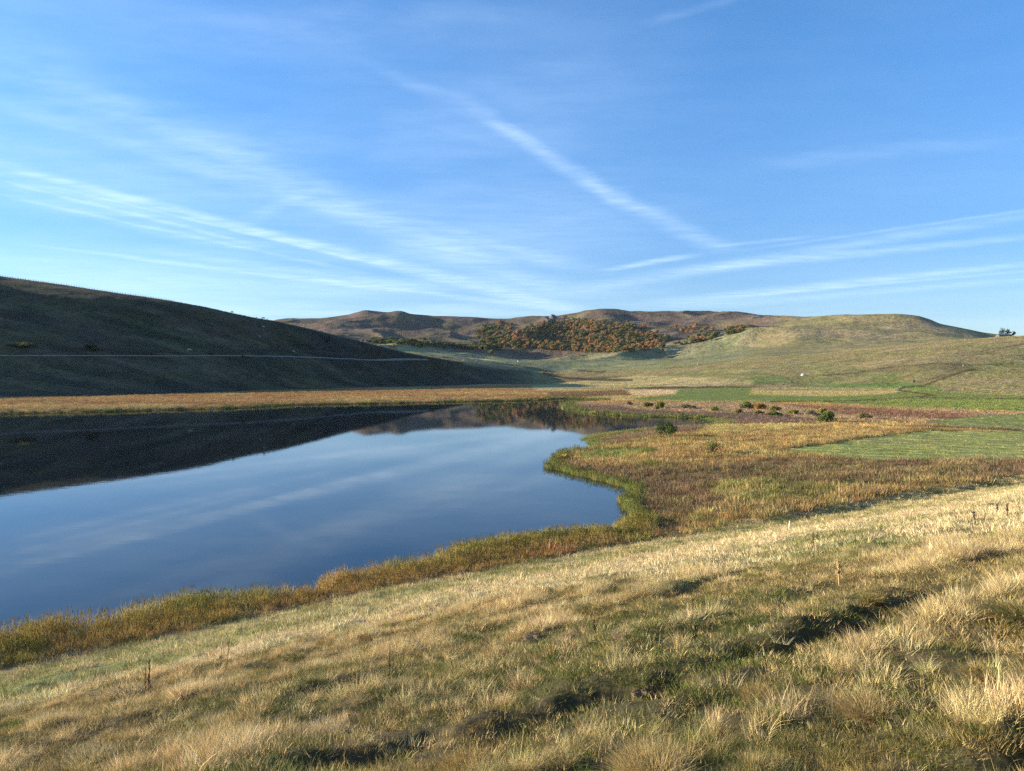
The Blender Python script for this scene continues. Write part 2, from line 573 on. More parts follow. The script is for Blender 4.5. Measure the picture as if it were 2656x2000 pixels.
# ------------------------------------------------------------------ polar grid round the viewpoint
fine_t = np.linspace(math.radians(-40), math.radians(40), 881)
out_r = math.radians(40) + np.cumsum(np.linspace(.2, 9, 60)) / np.sum(np.linspace(.2, 9, 60)) * (math.pi - math.radians(40))
TH = np.concatenate([-(out_r[::-1])[1:], fine_t, out_r[:-1]])
TH = np.concatenate([[-math.pi], TH])
NT = TH.size                      # closes on itself at +-pi
RR = np.concatenate([np.geomspace(0.5, 400, 430), np.linspace(404, 1000, 140), np.linspace(1012, 3700, 190), np.geomspace(3760, 6500, 12)])
NR = RR.size
TT, RG = np.meshgrid(TH, RR, indexing='ij')
GX = RG * np.sin(TT)
GY = RG * np.cos(TT)
gz, gW, gS, gPX, gR = height(GX.ravel(), GY.ravel(), True)
GZ = gz.reshape(NT, NR)
GW = gW.reshape(NT, NR)
GS = gS.reshape(NT, NR)
# photo coordinates of every grid point (for laying out ground cover)
cP, sP = math.cos(PITCH), math.sin(PITCH)
depth = GY * cP - (GZ - CAM_Z) * sP
up = GY * sP + (GZ - CAM_Z) * cP
dsafe = np.where(depth > .05, depth, .05)
GPX = 1328 + FPX * GX / dsafe
GPY = 1000 - FPX * up / dsafe
GPX[depth <= .05] = -9e4


def grid_lookup(x, y, fields):
    r = np.hypot(x, y)
    th = np.arctan2(x, y)
    ti = np.clip(np.interp(th, TH, np.arange(NT)), 0, NT - 1.001)
    ri = np.clip(np.interp(r, RR, np.arange(NR)), 0, NR - 1.001)
    a = ti.astype(int)
    b = ri.astype(int)
    fa, fb = ti - a, ri - b
    out = []
    for F in fields:
        out.append((F[a, b] * (1 - fa) + F[a + 1, b] * fa) * (1 - fb) + (F[a, b + 1] * (1 - fa) + F[a + 1, b + 1] * fa) * fb)
    return out


def ground_z(x, y):
    return grid_lookup(np.atleast_1d(np.asarray(x, float)), np.atleast_1d(np.asarray(y, float)), [GZ])[0]


VISROW = np.minimum.accumulate(np.where(depth > .05, GPY, 9e9), axis=1)


def hit(px, py, rmin=0.0):
    """world point of the ground seen at a photo pixel (first surface beyond rmin)"""
    a, yy, dz = pdir(px, py)
    th = math.atan2(a, yy)
    ti = float(np.interp(th, TH, np.arange(NT)))
    i = int(ti)
    f = ti - i
    zc = GZ[i] * (1 - f) + GZ[min(i + 1, NT - 1)] * f
    yr = CAM_Z + dz / math.hypot(a, yy) * RR
    below = (zc >= yr) & (RR > max(rmin, 1.0))
    k = int(np.argmax(below)) if below.any() else NR - 1
    if k < 1:
        k = 1
    d0, d1 = yr[k - 1] - zc[k - 1], yr[k] - zc[k]
    t = d0 / (d0 - d1) if d0 > d1 and d0 > 0 else 1.0
    r = RR[k - 1] + (RR[k] - RR[k - 1]) * min(max(t, 0), 1)
    x, y = r * math.sin(th), r * math.cos(th)
    return x, y, float(ground_z(x, y)[0])
# ------------------------------------------------------------------ ground cover colours (albedo)
def C(r, g, b):
    return np.array([r, g, b], float)


def poly_mask(poly, soft=3.0, warp=6.0, seed=1):
    """soft mask of a patch outlined on the photo, evaluated on the grid"""
    x = GPX + warp * WNX
    y = GPY + warp * .35 * WNY
    P_ = np.zeros(GPX.shape)
    x0 = min(p[0] for p in poly) - 40
    x1 = max(p[0] for p in poly) + 40
    y0 = min(p[1] for p in poly) - 20
    y1 = max(p[1] for p in poly) + 20
    m = (GPX > x0) & (GPX < x1) & (GPY > y0) & (GPY < y1)
    if m.any():
        xx, yy = x[m], y[m]
        d = seg_dist(xx, yy * 2.2, [(a, b * 2.2) for a, b in poly], True)
        ins = in_poly(xx, yy, poly)
        P_[m] = sstep(-soft, soft, np.where(ins, d, -d))
    return P_


WNX = fbm(GX, GY, 14, 3, 101)
WNY = fbm(GX, GY, 14, 3, 111)
V1 = fbm(GX, GY, 40, 4, 121)
V2 = fbm(GX, GY, 6, 3, 131)
V3 = fbm(GX, GY, 160, 4, 141)
V4 = fbm(GX * .35, GY, 30, 4, 151)       # streaks running along x
COLR = np.zeros((NT, NR, 3))


def lay(mask, col):
    m = np.clip(mask, 0, 1)[..., None]
    COLR[...] = COLR * (1 - m) + np.asarray(col) * m


TAN = C(.30, .22, .115)
STRAW = C(.44, .335, .18)
OLIVE = C(.15, .135, .055)
GREEN = C(.095, .135, .035)
BRIGHT = C(.13, .17, .05)
HEATH = C(.125, .085, .068)
RUST = C(.29, .135, .05)
SEDGE = C(.15, .082, .055)
SOIL = C(.07, .05, .035)

COLR[...] = OLIVE
# open pastures
lay(np.ones_like(V1) * 1.0, TAN * .55 + OLIVE * .45)
lay(sstep(-.1, .45, V1 + .4 * V4) * .75, GREEN * .6 + TAN * .4)
lay(sstep(.1, .5, V4 + .3 * V2) * .6, TAN * 1.1)
# far country
far = sstep(1400, 2000, RG)
mauve = sstep(2090, 1960, GPX) * sstep(1800, 2150, RG + 60 * V2)
spur = sstep(1560, 1650, GPX) * sstep(2150, 2080, RG)
lay(mauve * (1 - spur), HEATH)
lay(mauve * sstep(.15, .6, V3 + .5 * V4) * .5 * (1 - spur), TAN * .72)
lay(mauve * sstep(.1, .5, -V3 + .3 * V1) * .45 * (1 - spur), C(.085, .075, .045))
bigr = sstep(1980, 2100, GPX) * sstep(1000, 1250, RG)
lay(bigr, TAN * .72 + OLIVE * .28)
lay(bigr * sstep(0, .5, V1) * .5, GREEN * .9)
lay(bigr * sstep(-100, 200, RG - 1650 + 300 * V3) * .5, TAN * .9)
# valley floor pasture beyond the hill
vf = sstep(900, 1100, RG) * sstep(2150, 2000, RG) * sstep(1980, 1900, GPX)
lay(vf * .8, C(.215, .20, .105))
lay(vf * sstep(-.05, .3, V1 + .5 * V4) * .7, C(.145, .165, .075))
lay(vf * sstep(1700, 2000, RG) * .5, C(.22, .17, .12))
TRK = [(980, 896), (1100, 913), (1200, 926), (1310, 939)]
d_ = np.full(GPX.shape, 99.0)
m_ = (GPX > 900) & (GPX < 1400) & (GPY > 880) & (GPY < 960) & (RG > 780)
d_[m_] = seg_dist(GPX[m_], GPY[m_], TRK)
lay(sstep(1.6, .5, d_) * .7, C(.42, .36, .26))
# left hill
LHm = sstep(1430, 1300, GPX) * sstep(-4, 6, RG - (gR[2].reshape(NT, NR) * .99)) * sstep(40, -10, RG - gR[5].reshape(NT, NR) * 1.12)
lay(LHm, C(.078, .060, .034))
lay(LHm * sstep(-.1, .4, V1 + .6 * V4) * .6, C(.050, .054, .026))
V5 = fbm(GX * .22, GY, 9, 4, 155)  # streaks painted in place of relief shading, too weak on this slope
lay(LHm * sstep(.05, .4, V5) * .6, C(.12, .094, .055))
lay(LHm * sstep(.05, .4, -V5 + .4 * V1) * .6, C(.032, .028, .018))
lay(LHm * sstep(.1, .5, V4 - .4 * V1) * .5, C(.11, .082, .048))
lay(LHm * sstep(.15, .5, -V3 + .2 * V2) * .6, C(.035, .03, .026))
lay(LHm * sstep(-45, -5, RG - gR[5].reshape(NT, NR)) * .75, C(.30, .22, .10))  # sunlit rim of the crest painted in as pale gold
# flat marsh round the lake
marsh = sstep(2, -1, GS) * sstep(0, 4, GZ * 0 + GW) * (RG < 900)
flat = marsh * sstep(20, -10, RG - gR[2].reshape(NT, NR) * .97)
lay(flat, C(.33, .205, .075))
lay(flat * sstep(-.1, .35, V2 + .4 * V1) * .55, C(.22, .135, .06))
lay(flat * sstep(.1, .5, V1) * .4, C(.16, .15, .05))
# shore strip under the left hill
strip = flat * (GPX < 1500) * (GPY > 985)
lay(strip, C(.29, .17, .07))
lay(strip * sstep(-.2, .3, V2 + V4) * .7, C(.19, .10, .05))
lay(strip * sstep(.05, .4, V1 - .5 * V2) * .5, C(.33, .26, .10))
lay(strip * sstep(14, 5, GW) * .8, C(.34, .16, .085))
# middle ground flats, 1400..2100
lay(poly_mask([(1380, 965), (1640, 960), (2000, 968), (2050, 1000), (1800, 1003), (1500, 996), (1390, 990)], 6, 10), C(.23, .18, .085))
lay(poly_mask([(1420, 984), (1650, 975), (1960, 990), (2050, 998), (1800, 1002), (1560, 992)], 3, 8) * .6, C(.10, .065, .04))
lay(poly_mask([(1380, 1000), (1650, 975), (1960, 984), (1950, 1000), (1700, 1004), (1500, 1012), (1390, 1015)], 3, 8), C(.34, .27, .13))
lay(poly_mask([(1560, 1007), (1760, 1003), (1980, 1003), (1900, 1009), (1700, 1010)], 2, 6), C(.115, .075, .045))
lay(poly_mask([(1600, 1014), (1780, 1010), (1880, 1014), (1800, 1024), (1650, 1026)], 3, 6), C(.42, .32, .19))
lay(poly_mask([(1420, 1020), (1620, 1012), (1640, 1024), (1560, 1034), (1440, 1030)], 3, 8), C(.15, .10, .05))
lay(poly_mask([(1510, 1030), (1640, 1026), (1700, 1034), (1560, 1040)], 2, 5), C(.33, .25, .11))
# green meadows on the right
lay(poly_mask([(1640, 1033), (1750, 1026), (1760, 1008), (1960, 1006), (2100, 1002), (2340, 990), (2440, 1000), (2440, 1018), (2656, 1026), (2900, 1030), (2900, 1074), (2656, 1068), (2350, 1058), (2150, 1047), (1980, 1042), (1660, 1040)], 2, 4), C(.165, .19, .05))
lay(poly_mask([(1950, 1005), (2150, 1004), (2360, 1008), (2300, 1024), (2150, 1028), (1950, 1024)], 4, 8), C(.30, .235, .105))
lay(poly_mask([(2050, 1000), (2350, 992), (2390, 1002), (2200, 1007)], 2, 4), BRIGHT)
lay(poly_mask([(2300, 1038), (2656, 1040), (2900, 1044), (2900, 1066), (2500, 1060), (2250, 1050)], 3, 6) * .7, C(.14, .16, .045))
lay(poly_mask([(1730, 968), (1990, 968), (1990, 972), (1740, 975)], 2, 4) * .6, BRIGHT)
lay(poly_mask([(1950, 975), (2010, 972), (2060, 985), (2000, 998), (1950, 995)], 3, 8) * .6, C(.11, .16, .045))
lay(poly_mask([(2250, 975), (2330, 965), (2330, 985), (2270, 995)], 5, 8) * .5, C(.12, .16, .045))
# ridge slope on the right: brown flush of rushes
lay(poly_mask([(2130, 974), (2250, 962), (2420, 943), (2560, 955), (2440, 962), (2400, 958), (2250, 968), (2150, 978)], 4, 9) * .5, C(.15, .105, .06))
lay(poly_mask([(2440, 945), (2560, 948), (2500, 968), (2440, 985), (2380, 998), (2440, 970)], 6, 14) * .5, C(.13, .095, .055))
lay(poly_mask([(2380, 998), (2500, 965), (2656, 955), (2900, 945), (2900, 1022), (2656, 1024), (2500, 1014)], 3, 6) * .75, C(.27, .21, .09))
# heathy marsh band with bushes
lay(poly_mask([(1500, 1045), (1800, 1040), (1980, 1044), (2200, 1055), (2500, 1066), (2656, 1072), (2900, 1078), (2900, 1100), (2500, 1092), (2100, 1090), (1830, 1085), (1600, 1078), (1490, 1066)], 4, 10), C(.27, .18, .10))
lay(poly_mask([(2000, 1046), (2200, 1056), (2450, 1070), (2540, 1080), (2480, 1088), (2200, 1075), (2120, 1062)], 5, 12) * .85, C(.17, .085, .05))
lay(poly_mask([(1500, 1050), (1600, 1052), (1640, 1062), (1800, 1070), (2050, 1078), (2150, 1092), (1900, 1097), (1840, 1085), (1600, 1074), (1500, 1064)], 4, 10), C(.15, .095, .066))
# second headland: mauve sedge, golden marsh
lay(poly_mask([(1540, 1135), (1640, 1116), (1760, 1104), (1900, 1093), (2100, 1094), (2150, 1102), (1900, 1108), (1800, 1120), (1700, 1128), (1620, 1150), (1560, 1150)], 5, 10), C(.16, .10, .064))
gold = poly_mask([(1860, 1104), (2200, 1098), (2420, 1095), (2300, 1128), (2100, 1150), (2020, 1170), (2060, 1190), (1900, 1200), (1600, 1205), (1470, 1196), (1470, 1180), (1540, 1165), (1650, 1148), (1760, 1130)], 5, 10)
lay(gold, C(.40, .265, .10))
lay(gold * sstep(0, .4, V2 + .3 * V1) * .55, C(.25, .14, .06))
lay(poly_mask([(1880, 1105), (2080, 1100), (2100, 1112), (1900, 1128), (1780, 1124)], 4, 8), C(.40, .30, .11))
lay(poly_mask([(1500, 1180), (1560, 1165), (1700, 1160), (1720, 1172), (1600, 1188), (1520, 1192)], 4, 14) * .7, C(.12, .17, .04))
lay(poly_mask([(1620, 1204), (1700, 1200), (1760, 1212), (1700, 1222)], 4, 10) * .6, C(.14, .19, .045))
# dark sedge belt
lay(poly_mask([(1470, 1202), (1700, 1215), (1850, 1205), (2000, 1192), (2300, 1192), (2656, 1196), (2900, 1198), (2900, 1235), (2656, 1236), (2400, 1245), (2250, 1262), (2050, 1250), (1900, 1238), (1700, 1290), (1650, 1330), (1650, 1260), (1560, 1238), (1480, 1215)], 8, 24) * .85, C(.17, .112, .062))
lay(poly_mask([(1660, 1255), (1800, 1245), (1900, 1268), (1900, 1310), (1800, 1335), (1680, 1335)], 6, 14) * .7, C(.15, .095, .06))
lay(poly_mask([(1850, 1250), (1980, 1238), (2120, 1255), (2200, 1275), (2120, 1300), (1960, 1310), (1850, 1290)], 8, 16), C(.22, .185, .06))
lay(poly_mask([(1700, 1345), (1900, 1320), (2150, 1295), (2280, 1262), (2300, 1290), (2150, 1330), (1900, 1360), (1700, 1385), (1500, 1400)], 6, 14) * .8, C(.29, .19, .075))
lay(poly_mask([(1300, 908), (1330, 870), (1420, 836), (1500, 828), (1640, 845), (1740, 882), (1680, 908), (1560, 918), (1400, 907)], 6, 8) * (RG > 1500) * .7, C(.11, .08, .05))
# mown strips of meadow
MOWN = poly_mask([(2030, 1166), (2075, 1158), (2160, 1150), (2250, 1135), (2330, 1126), (2420, 1118), (2656, 1118), (2900, 1118), (2900, 1196), (2656, 1195), (2380, 1196), (2230, 1192), (2120, 1182), (2050, 1172)], 1.5, 3)
rows = np.sin((GX * .30 + GY * .95) * 1.15 + 1.2 * V2)
lay(MOWN, C(.26, .25, .07))
lay(MOWN * sstep(-.2, .7, rows + V2 * .5) * .9, C(.40, .35, .12))
lay(MOWN * sstep(.3, .9, -rows + V2 * .4) * .6, C(.14, .17, .045))
M2 = poly_mask([(2390, 1096), (2470, 1086), (2560, 1078), (2656, 1075), (2900, 1075), (2900, 1116), (2656, 1114), (2480, 1108)], 1.5, 3)
lay(M2, C(.22, .22, .07))
lay(poly_mask([(2380, 1104), (2480, 1106), (2656, 1112), (2900, 1114), (2900, 1119), (2656, 1117), (2400, 1110), (2300, 1108)], 1, 3), C(.14, .07, .04))
# lush reed fringe
lay((GPX > 1395) * (GS < 1) * sstep(3.5, 1, GW + V2) * (GW > -3) * (RG < 420) * .8, C(.12, .15, .035))
# dark ditches (photo polylines)
DITCH = [([(2000, 1042), (2150, 1041.5), (2260, 1038), (2340, 1033), (2425, 1027)], 1.6), ([(2425, 1027), (2380, 1020), (2330, 1013), (2345, 1005), (2400, 1001)], 2.2),
         ([(2380, 1031), (2500, 1034), (2656, 1034)], 1.0), ([(2135, 975), (2200, 969), (2300, 954), (2430, 942), (2500, 947), (2600, 944)], 1.1),
         ([(2400, 998), (2480, 970), (2530, 958)], 2.0), ([(2540, 913), (2580, 905), (2656, 893)], .8), ([(2300, 1106), (2450, 1111), (2656, 1116)], 1.2),
         ([(2030, 1166), (2160, 1148), (2260, 1133)], 1.3), ([(2230, 1193), (2400, 1197), (2656, 1197)], 1.3), ([(1410, 968), (1460, 980), (1540, 985), (1640, 986)], 2.6), ([(1500, 961), (1560, 966), (1570, 963)], 2.2)]
for pts_, w_ in DITCH:
    m_ = (GPX > pts_[0][0] - 200) & (GPX < 2900) & (GPY > 880) & (GPY < 1210)
    d_ = np.full(GPX.shape, 99.0)
    d_[m_] = seg_dist(GPX[m_] + 2 * WNX[m_], GPY[m_] + .6 * WNY[m_], pts_)
    lay(sstep(w_ * 1.5, w_ * .5, d_) * .85, C(.055, .035, .024))
# the bank
bk = sstep(0, 2.5, GS)
S_ = GS + 1.6 * V2
mown = sstep(0, 2, S_) * sstep(15, 11, S_)
bankc = np.zeros_like(COLR) + C(.23, .185, .085)
def blay(mask, col):
    m = np.clip(mask, 0, 1)[..., None]
    bankc[...] = bankc * (1 - m) + np.asarray(col) * m
blay(mown * .8, C(.20, .185, .07))
blay(mown * sstep(0, .4, V2 + fbm(GX, GY, 3, 2, 161)) * .6, C(.12, .15, .045))
blay(sstep(12, 14, S_) * sstep(24, 19, S_), C(.38, .285, .15))
blay(sstep(20, 25, S_) * sstep(-.15, .35, fbm(GX, GY, 5, 4, 171)) * .8, C(.10, .115, .035))
blay(sstep(20, 25, S_) * sstep(.1, .5, fbm(GX, GY, 3.5, 4, 175)) * .6, C(.26, .17, .08))
COLR[...] = COLR * (1 - bk[..., None]) + bankc * bk[..., None]
# lake bed
lay(sstep(0.5, -1.0, GW) * (GS < 0), C(.05, .042, .03))
# underlay of the near bank is matted thatch and soil, darkened as shade between the blades
lay(bk * sstep(45, 15, RG) * .85, C(.06, .046, .026))

# ------------------------------------------------------------------ materials
def principled(name, rough=.9, spec=.25):
    m = bpy.data.materials.new(name)
    m.use_nodes = True
    t = m.node_tree
    b = t.nodes['Principled BSDF']
    b.inputs['Roughness'].default_value = rough
    b.inputs['Specular IOR Level'].default_value = spec
    return m, t, b


def noise_node(t, vec, scale, detail=4, rough=.6):
    n = t.nodes.new('ShaderNodeTexNoise')
    n.inputs['Scale'].default_value = scale
    n.inputs['Detail'].default_value = detail
    n.inputs['Roughness'].default_value = rough
    t.links.new(vec, n.inputs['Vector'])
    return n.outputs['Fac']


def terrain_material(name, scales, bumps, var=.5):
    """ground cover: albedo from the vertex layer, broken up by noise; relief as bump"""
    m, t, b = principled(name, .95, .1)
    at = N(t, 'ShaderNodeAttribute', attribute_name='cover')
    geo = N(t, 'ShaderNodeTexCoord')
    pos = geo.outputs['Object']
    val = None
    hgt = None
    for sc, bd in zip(scales, bumps):
        f = noise_node(t, pos, sc, 4, .65)
        d = math_node(t, 'SUBTRACT', f, .5)
        val = d if val is None else math_node(t, 'ADD', val, d)
        hb = math_node(t, 'MULTIPLY', f, bd)
        hgt = hb if hgt is None else math_node(t, 'ADD', hgt, hb)
    mul = math_node(t, 'MULTIPLY_ADD', val, var * 2.0, 1.0)
    mul = math_node(t, 'MAXIMUM', mul, .25)
    vm = N(t, 'ShaderNodeVectorMath', operation='SCALE')
    L(t, at.outputs['Color'], vm.inputs[0])
    L(t, mul, vm.inputs['Scale'])
    # hue drift between dry and green
    hn = noise_node(t, pos, scales[0] * .45, 3, .6)
    mix = N(t, 'ShaderNodeMix', data_type='RGBA', blend_type='MULTIPLY')
    L(t, smooth_range(t, hn, .4, .62), mix.inputs['Factor'])
    L(t, vm.outputs[0], mix.inputs[6])
    mix.inputs[7].default_value = (.90, 1.0, .78, 1)
    L(t, mix.outputs[2], b.inputs['Base Color'])
    bp = N(t, 'ShaderNodeBump')
    bp.inputs['Strength'].default_value = 1.0
    bp.inputs['Distance'].default_value = 1.0
    L(t, hgt, bp.inputs['Height'])
    L(t, bp.outputs[0], b.inputs['Normal'])
    return m


MAT_GROUND = terrain_material('bank_turf', (.9, 4.5, 22), (.10, .035, .012), .55)
MAT_MARSH = terrain_material('marsh_cover', (.12, .6, 2.6), (.55, .35, .12), .55)
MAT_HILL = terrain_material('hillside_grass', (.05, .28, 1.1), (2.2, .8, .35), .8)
MAT_FAR = terrain_material('far_hill_cover', (.012, .05, .22), (9, 4, 1.4), .6)

# ------------------------------------------------------------------ terrain objects, cut from one grid so that their edges meet
NV = NT * NR
co = np.stack([GX, GY, GZ], -1).reshape(-1, 3)
ii, jj = np.meshgrid(np.arange(NT), np.arange(NR - 1), indexing='ij')
i2 = (ii + 1) % NT
quad = np.stack([ii * NR + jj, ii * NR + jj + 1, i2 * NR + jj + 1, i2 * NR + jj], -1).reshape(-1, 4)
# smooth normals of the whole sheet
e1 = co[quad[:, 2]] - co[quad[:, 0]]
e2 = co[quad[:, 3]] - co[quad[:, 1]]
fn_ = np.cross(e1, e2)
fn_[fn_[:, 2] < 0] *= -1
vn_ = np.zeros((NV, 3))
for k in range(4):
    for c_ in range(3):
        vn_[:, c_] += np.bincount(quad[:, k], fn_[:, c_] / (np.linalg.norm(fn_, axis=1) + 1e-12), NV)
vn_ /= np.linalg.norm(vn_, axis=1)[:, None] + 1e-12
# class of each face
qs = quad[:, 0]
fS, fW, fR, fP = GS.ravel()[qs], GW.ravel()[qs], RG.ravel()[qs], GPX.ravel()[qs]
RA, RC = gR[2][qs], gR[5][qs]
fth = TT.ravel()[qs]
cls = np.full(qs.size, 2)
cls[(fR > 1500)] = 4
cls[(fth < math.radians(2.5)) & (fR > RA * .98) & (fR <= 1500)] = 3
cls[(fR <= RA * .98) & (fR < 1500)] = 1
cls[(fS > 0) & (fR < 600)] = 0
cls[(fR > 1500)] = 4
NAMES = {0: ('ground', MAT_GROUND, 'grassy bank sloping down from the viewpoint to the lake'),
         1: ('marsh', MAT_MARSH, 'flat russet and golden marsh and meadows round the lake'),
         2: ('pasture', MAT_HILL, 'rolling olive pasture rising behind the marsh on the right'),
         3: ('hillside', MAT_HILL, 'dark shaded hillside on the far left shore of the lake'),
         4: ('hills', MAT_FAR, 'distant heather and grass hills along the skyline')}


def build_mesh(name, verts, faces, mat=None, smooth=True):
    """faces: (n,k) array"""
    me = bpy.data.meshes.new(name)
    n, k = faces.shape
    me.vertices.add(len(verts))
    me.vertices.foreach_set('co', np.asarray(verts, np.float32).ravel())
    me.loops.add(n * k)
    me.loops.foreach_set('vertex_index', faces.astype(np.int32).ravel())
    me.polygons.add(n)
    me.polygons.foreach_set('loop_start', np.arange(0, n * k, k, dtype=np.int32))
    me.polygons.foreach_set('use_smooth', np.full(n, smooth))
    me.update(calc_edges=True)
    if mat:
        me.materials.append(mat)
    return me


def tag(o, label=None, cat=None, group=None, kind=None):
    if label:
        o['label'] = label
    if cat:
        o['category'] = cat
    if group:
        o['group'] = group
    if kind:
        o['kind'] = kind
    return o


def link(name, me, parent=None):
    o = bpy.data.objects.new(name, me)
    COL.objects.link(o)
    if parent:
        o.parent = parent
    return o


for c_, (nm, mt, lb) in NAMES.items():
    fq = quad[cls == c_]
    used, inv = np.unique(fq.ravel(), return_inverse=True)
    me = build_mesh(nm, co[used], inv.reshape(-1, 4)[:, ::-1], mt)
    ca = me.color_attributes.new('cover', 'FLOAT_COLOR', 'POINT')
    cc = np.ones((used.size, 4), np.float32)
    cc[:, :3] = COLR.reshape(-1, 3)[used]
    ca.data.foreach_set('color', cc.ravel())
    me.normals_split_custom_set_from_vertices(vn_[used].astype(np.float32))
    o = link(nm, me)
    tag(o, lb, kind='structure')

# ------------------------------------------------------------------ lake
wm, wt, wb = principled('lake_water', .03, .5)
wb.inputs['Base Color'].default_value = (.004, .005, .008, 1)
wb.inputs['IOR'].default_value = 1.333
wb.inputs['Roughness'].default_value = .02
wtc = N(wt, 'ShaderNodeTexCoord')
wmp = N(wt, 'ShaderNodeMapping')
wmp.inputs['Scale'].default_value = (.6, 1.0, 1)
L(wt, wtc.outputs['Object'], wmp.inputs['Vector'])
wf = noise_node(wt, wmp.outputs[0], .8, 3, .5)
wbp = N(wt, 'ShaderNodeBump')
wbp.inputs['Strength'].default_value = 1.0
wbp.inputs['Distance'].default_value = .0022
L(wt, wf, wbp.inputs['Height'])
L(wt, wbp.outputs[0], wb.inputs['Normal'])
sh = np.array(SHORE)
x0, y0 = sh.min(0) - 15
x1, y1 = sh.max(0) + 15
me = build_mesh('lake', [(x0, y0, 0), (x1, y0, 0), (x1, y1, 0), (x0, y1, 0)], np.array([[0, 1, 2, 3]]), wm, False)
tag(link('lake', me), 'still blue lake mirroring the dark hill and the sky', kind='structure')
# ------------------------------------------------------------------ blades, tufts and the scatter
def plant_material(name, attr='tint', transl=.2, inst=True, var=.55, rough=.8):
    m = bpy.data.materials.new(name)
    m.use_nodes = True
    t = m.node_tree
    t.nodes.clear()
    a = N(t, 'ShaderNodeAttribute', attribute_name=attr)
    a.attribute_type = 'INSTANCER' if inst else 'GEOMETRY'
    v = N(t, 'ShaderNodeAttribute', attribute_name='bv')
    f = math_node(t, 'MULTIPLY_ADD', v.outputs['Fac'], var * 2, 1 - var)
    sc = N(t, 'ShaderNodeVectorMath', operation='SCALE')
    L(t, a.outputs['Color'], sc.inputs[0])
    L(t, f, sc.inputs['Scale'])
    d = N(t, 'ShaderNodeBsdfPrincipled')
    d.inputs['Roughness'].default_value = rough
    d.inputs['Specular IOR Level'].default_value = .2
    L(t, sc.outputs[0], d.inputs['Base Color'])
    tr = N(t, 'ShaderNodeBsdfTranslucent')
    L(t, sc.outputs[0], tr.inputs['Color'])
    mx = N(t, 'ShaderNodeMixShader')
    mx.inputs[0].default_value = transl
    L(t, d.outputs[0], mx.inputs[1])
    L(t, tr.outputs[0], mx.inputs[2])
    o = N(t, 'ShaderNodeOutputMaterial')
    L(t, mx.outputs[0], o.inputs['Surface'])
    return m


MAT_BLADE = plant_material('grass_blade', var=.7)


def tuft_mesh(name, n, radius, hmin, hmax, width, spread, bend, segs, seed, mat, heads=0.0, sway=(0, 0)):
    """many tapering, bending blades rising from a small patch; vertex value bv varies per blade"""
    g = np.random.default_rng(seed)
    V, F, B = [], [], []
    k = 0
    for i in range(n):
        a = g.uniform(0, 2 * math.pi)
        rr = radius * math.sqrt(g.uniform())
        bx, by = rr * math.cos(a), rr * math.sin(a)
        h = g.uniform(hmin, hmax)
        la = a + g.normal(0, .9)
        ln = spread * (.3 + .7 * rr / max(radius, 1e-6)) + g.normal(0, .12)
        dx, dy = math.cos(la) * ln + sway[0], math.sin(la) * ln + sway[1]
        bd = bend * g.uniform(.3, 1.3)
        fa = g.uniform(0, math.pi)
        wx, wy = math.cos(fa) * width * .5, math.sin(fa) * width * .5
        w0 = g.uniform(.7, 1.3)
        bv = float(np.clip(g.normal(.5, .24), 0, 1))
        pts = []
        for s in range(segs + 1):
            u = s / segs
            q = u * u
            px_ = bx + dx * h * (u + bd * q)
            py_ = by + dy * h * (u + bd * q)
            pz_ = h * (u - .35 * bd * q * (abs(dx) + abs(dy)))
            pts.append((px_, py_, pz_))
        for s, p in enumerate(pts[:-1]):
            w = w0 * (1 - .55 * s / segs)
            V.append((p[0] - wx * w, p[1] - wy * w, p[2]))
            V.append((p[0] + wx * w, p[1] + wy * w, p[2]))
            B += [bv, bv]
        V.append(pts[-1])
        B.append(bv)
        for s in range(segs - 1):
            q0 = k + 2 * s
            F.append((q0, q0 + 1, q0 + 3))
            F.append((q0, q0 + 3, q0 + 2))
        q0 = k + 2 * (segs - 1)
        F.append((q0, q0 + 1, q0 + 2))
        k += 2 * segs + 1
        if heads and g.uniform() < heads:      # a small seed head on the tip
            tx, ty, tz = pts[-1]
            hl = h * .16
            for q_ in range(3):
                an = fa + q_ * 1.05
                cx_, cy_ = math.cos(an) * width * 1.5, math.sin(an) * width * 1.5
                V += [(tx - cx_, ty - cy_, tz - hl * .5), (tx + cx_, ty + cy_, tz - hl * .4), (tx, ty, tz + hl)]
                B += [bv * .8] * 3
                F.append((k, k + 1, k + 2))
                k += 3
    me = build_mesh(name, V, np.array(F), mat, False)
    at = me.attributes.new('bv', 'FLOAT', 'POINT')
    at.data.foreach_set('value', np.array(B, np.float32))
    return me


def proto_collection(name, meshes):
    c = bpy.data.collections.new(name)
    for i, me in enumerate(meshes):
        o = bpy.data.objects.new('%s_%02d' % (name, i), me)
        c.objects.link(o)
    return c


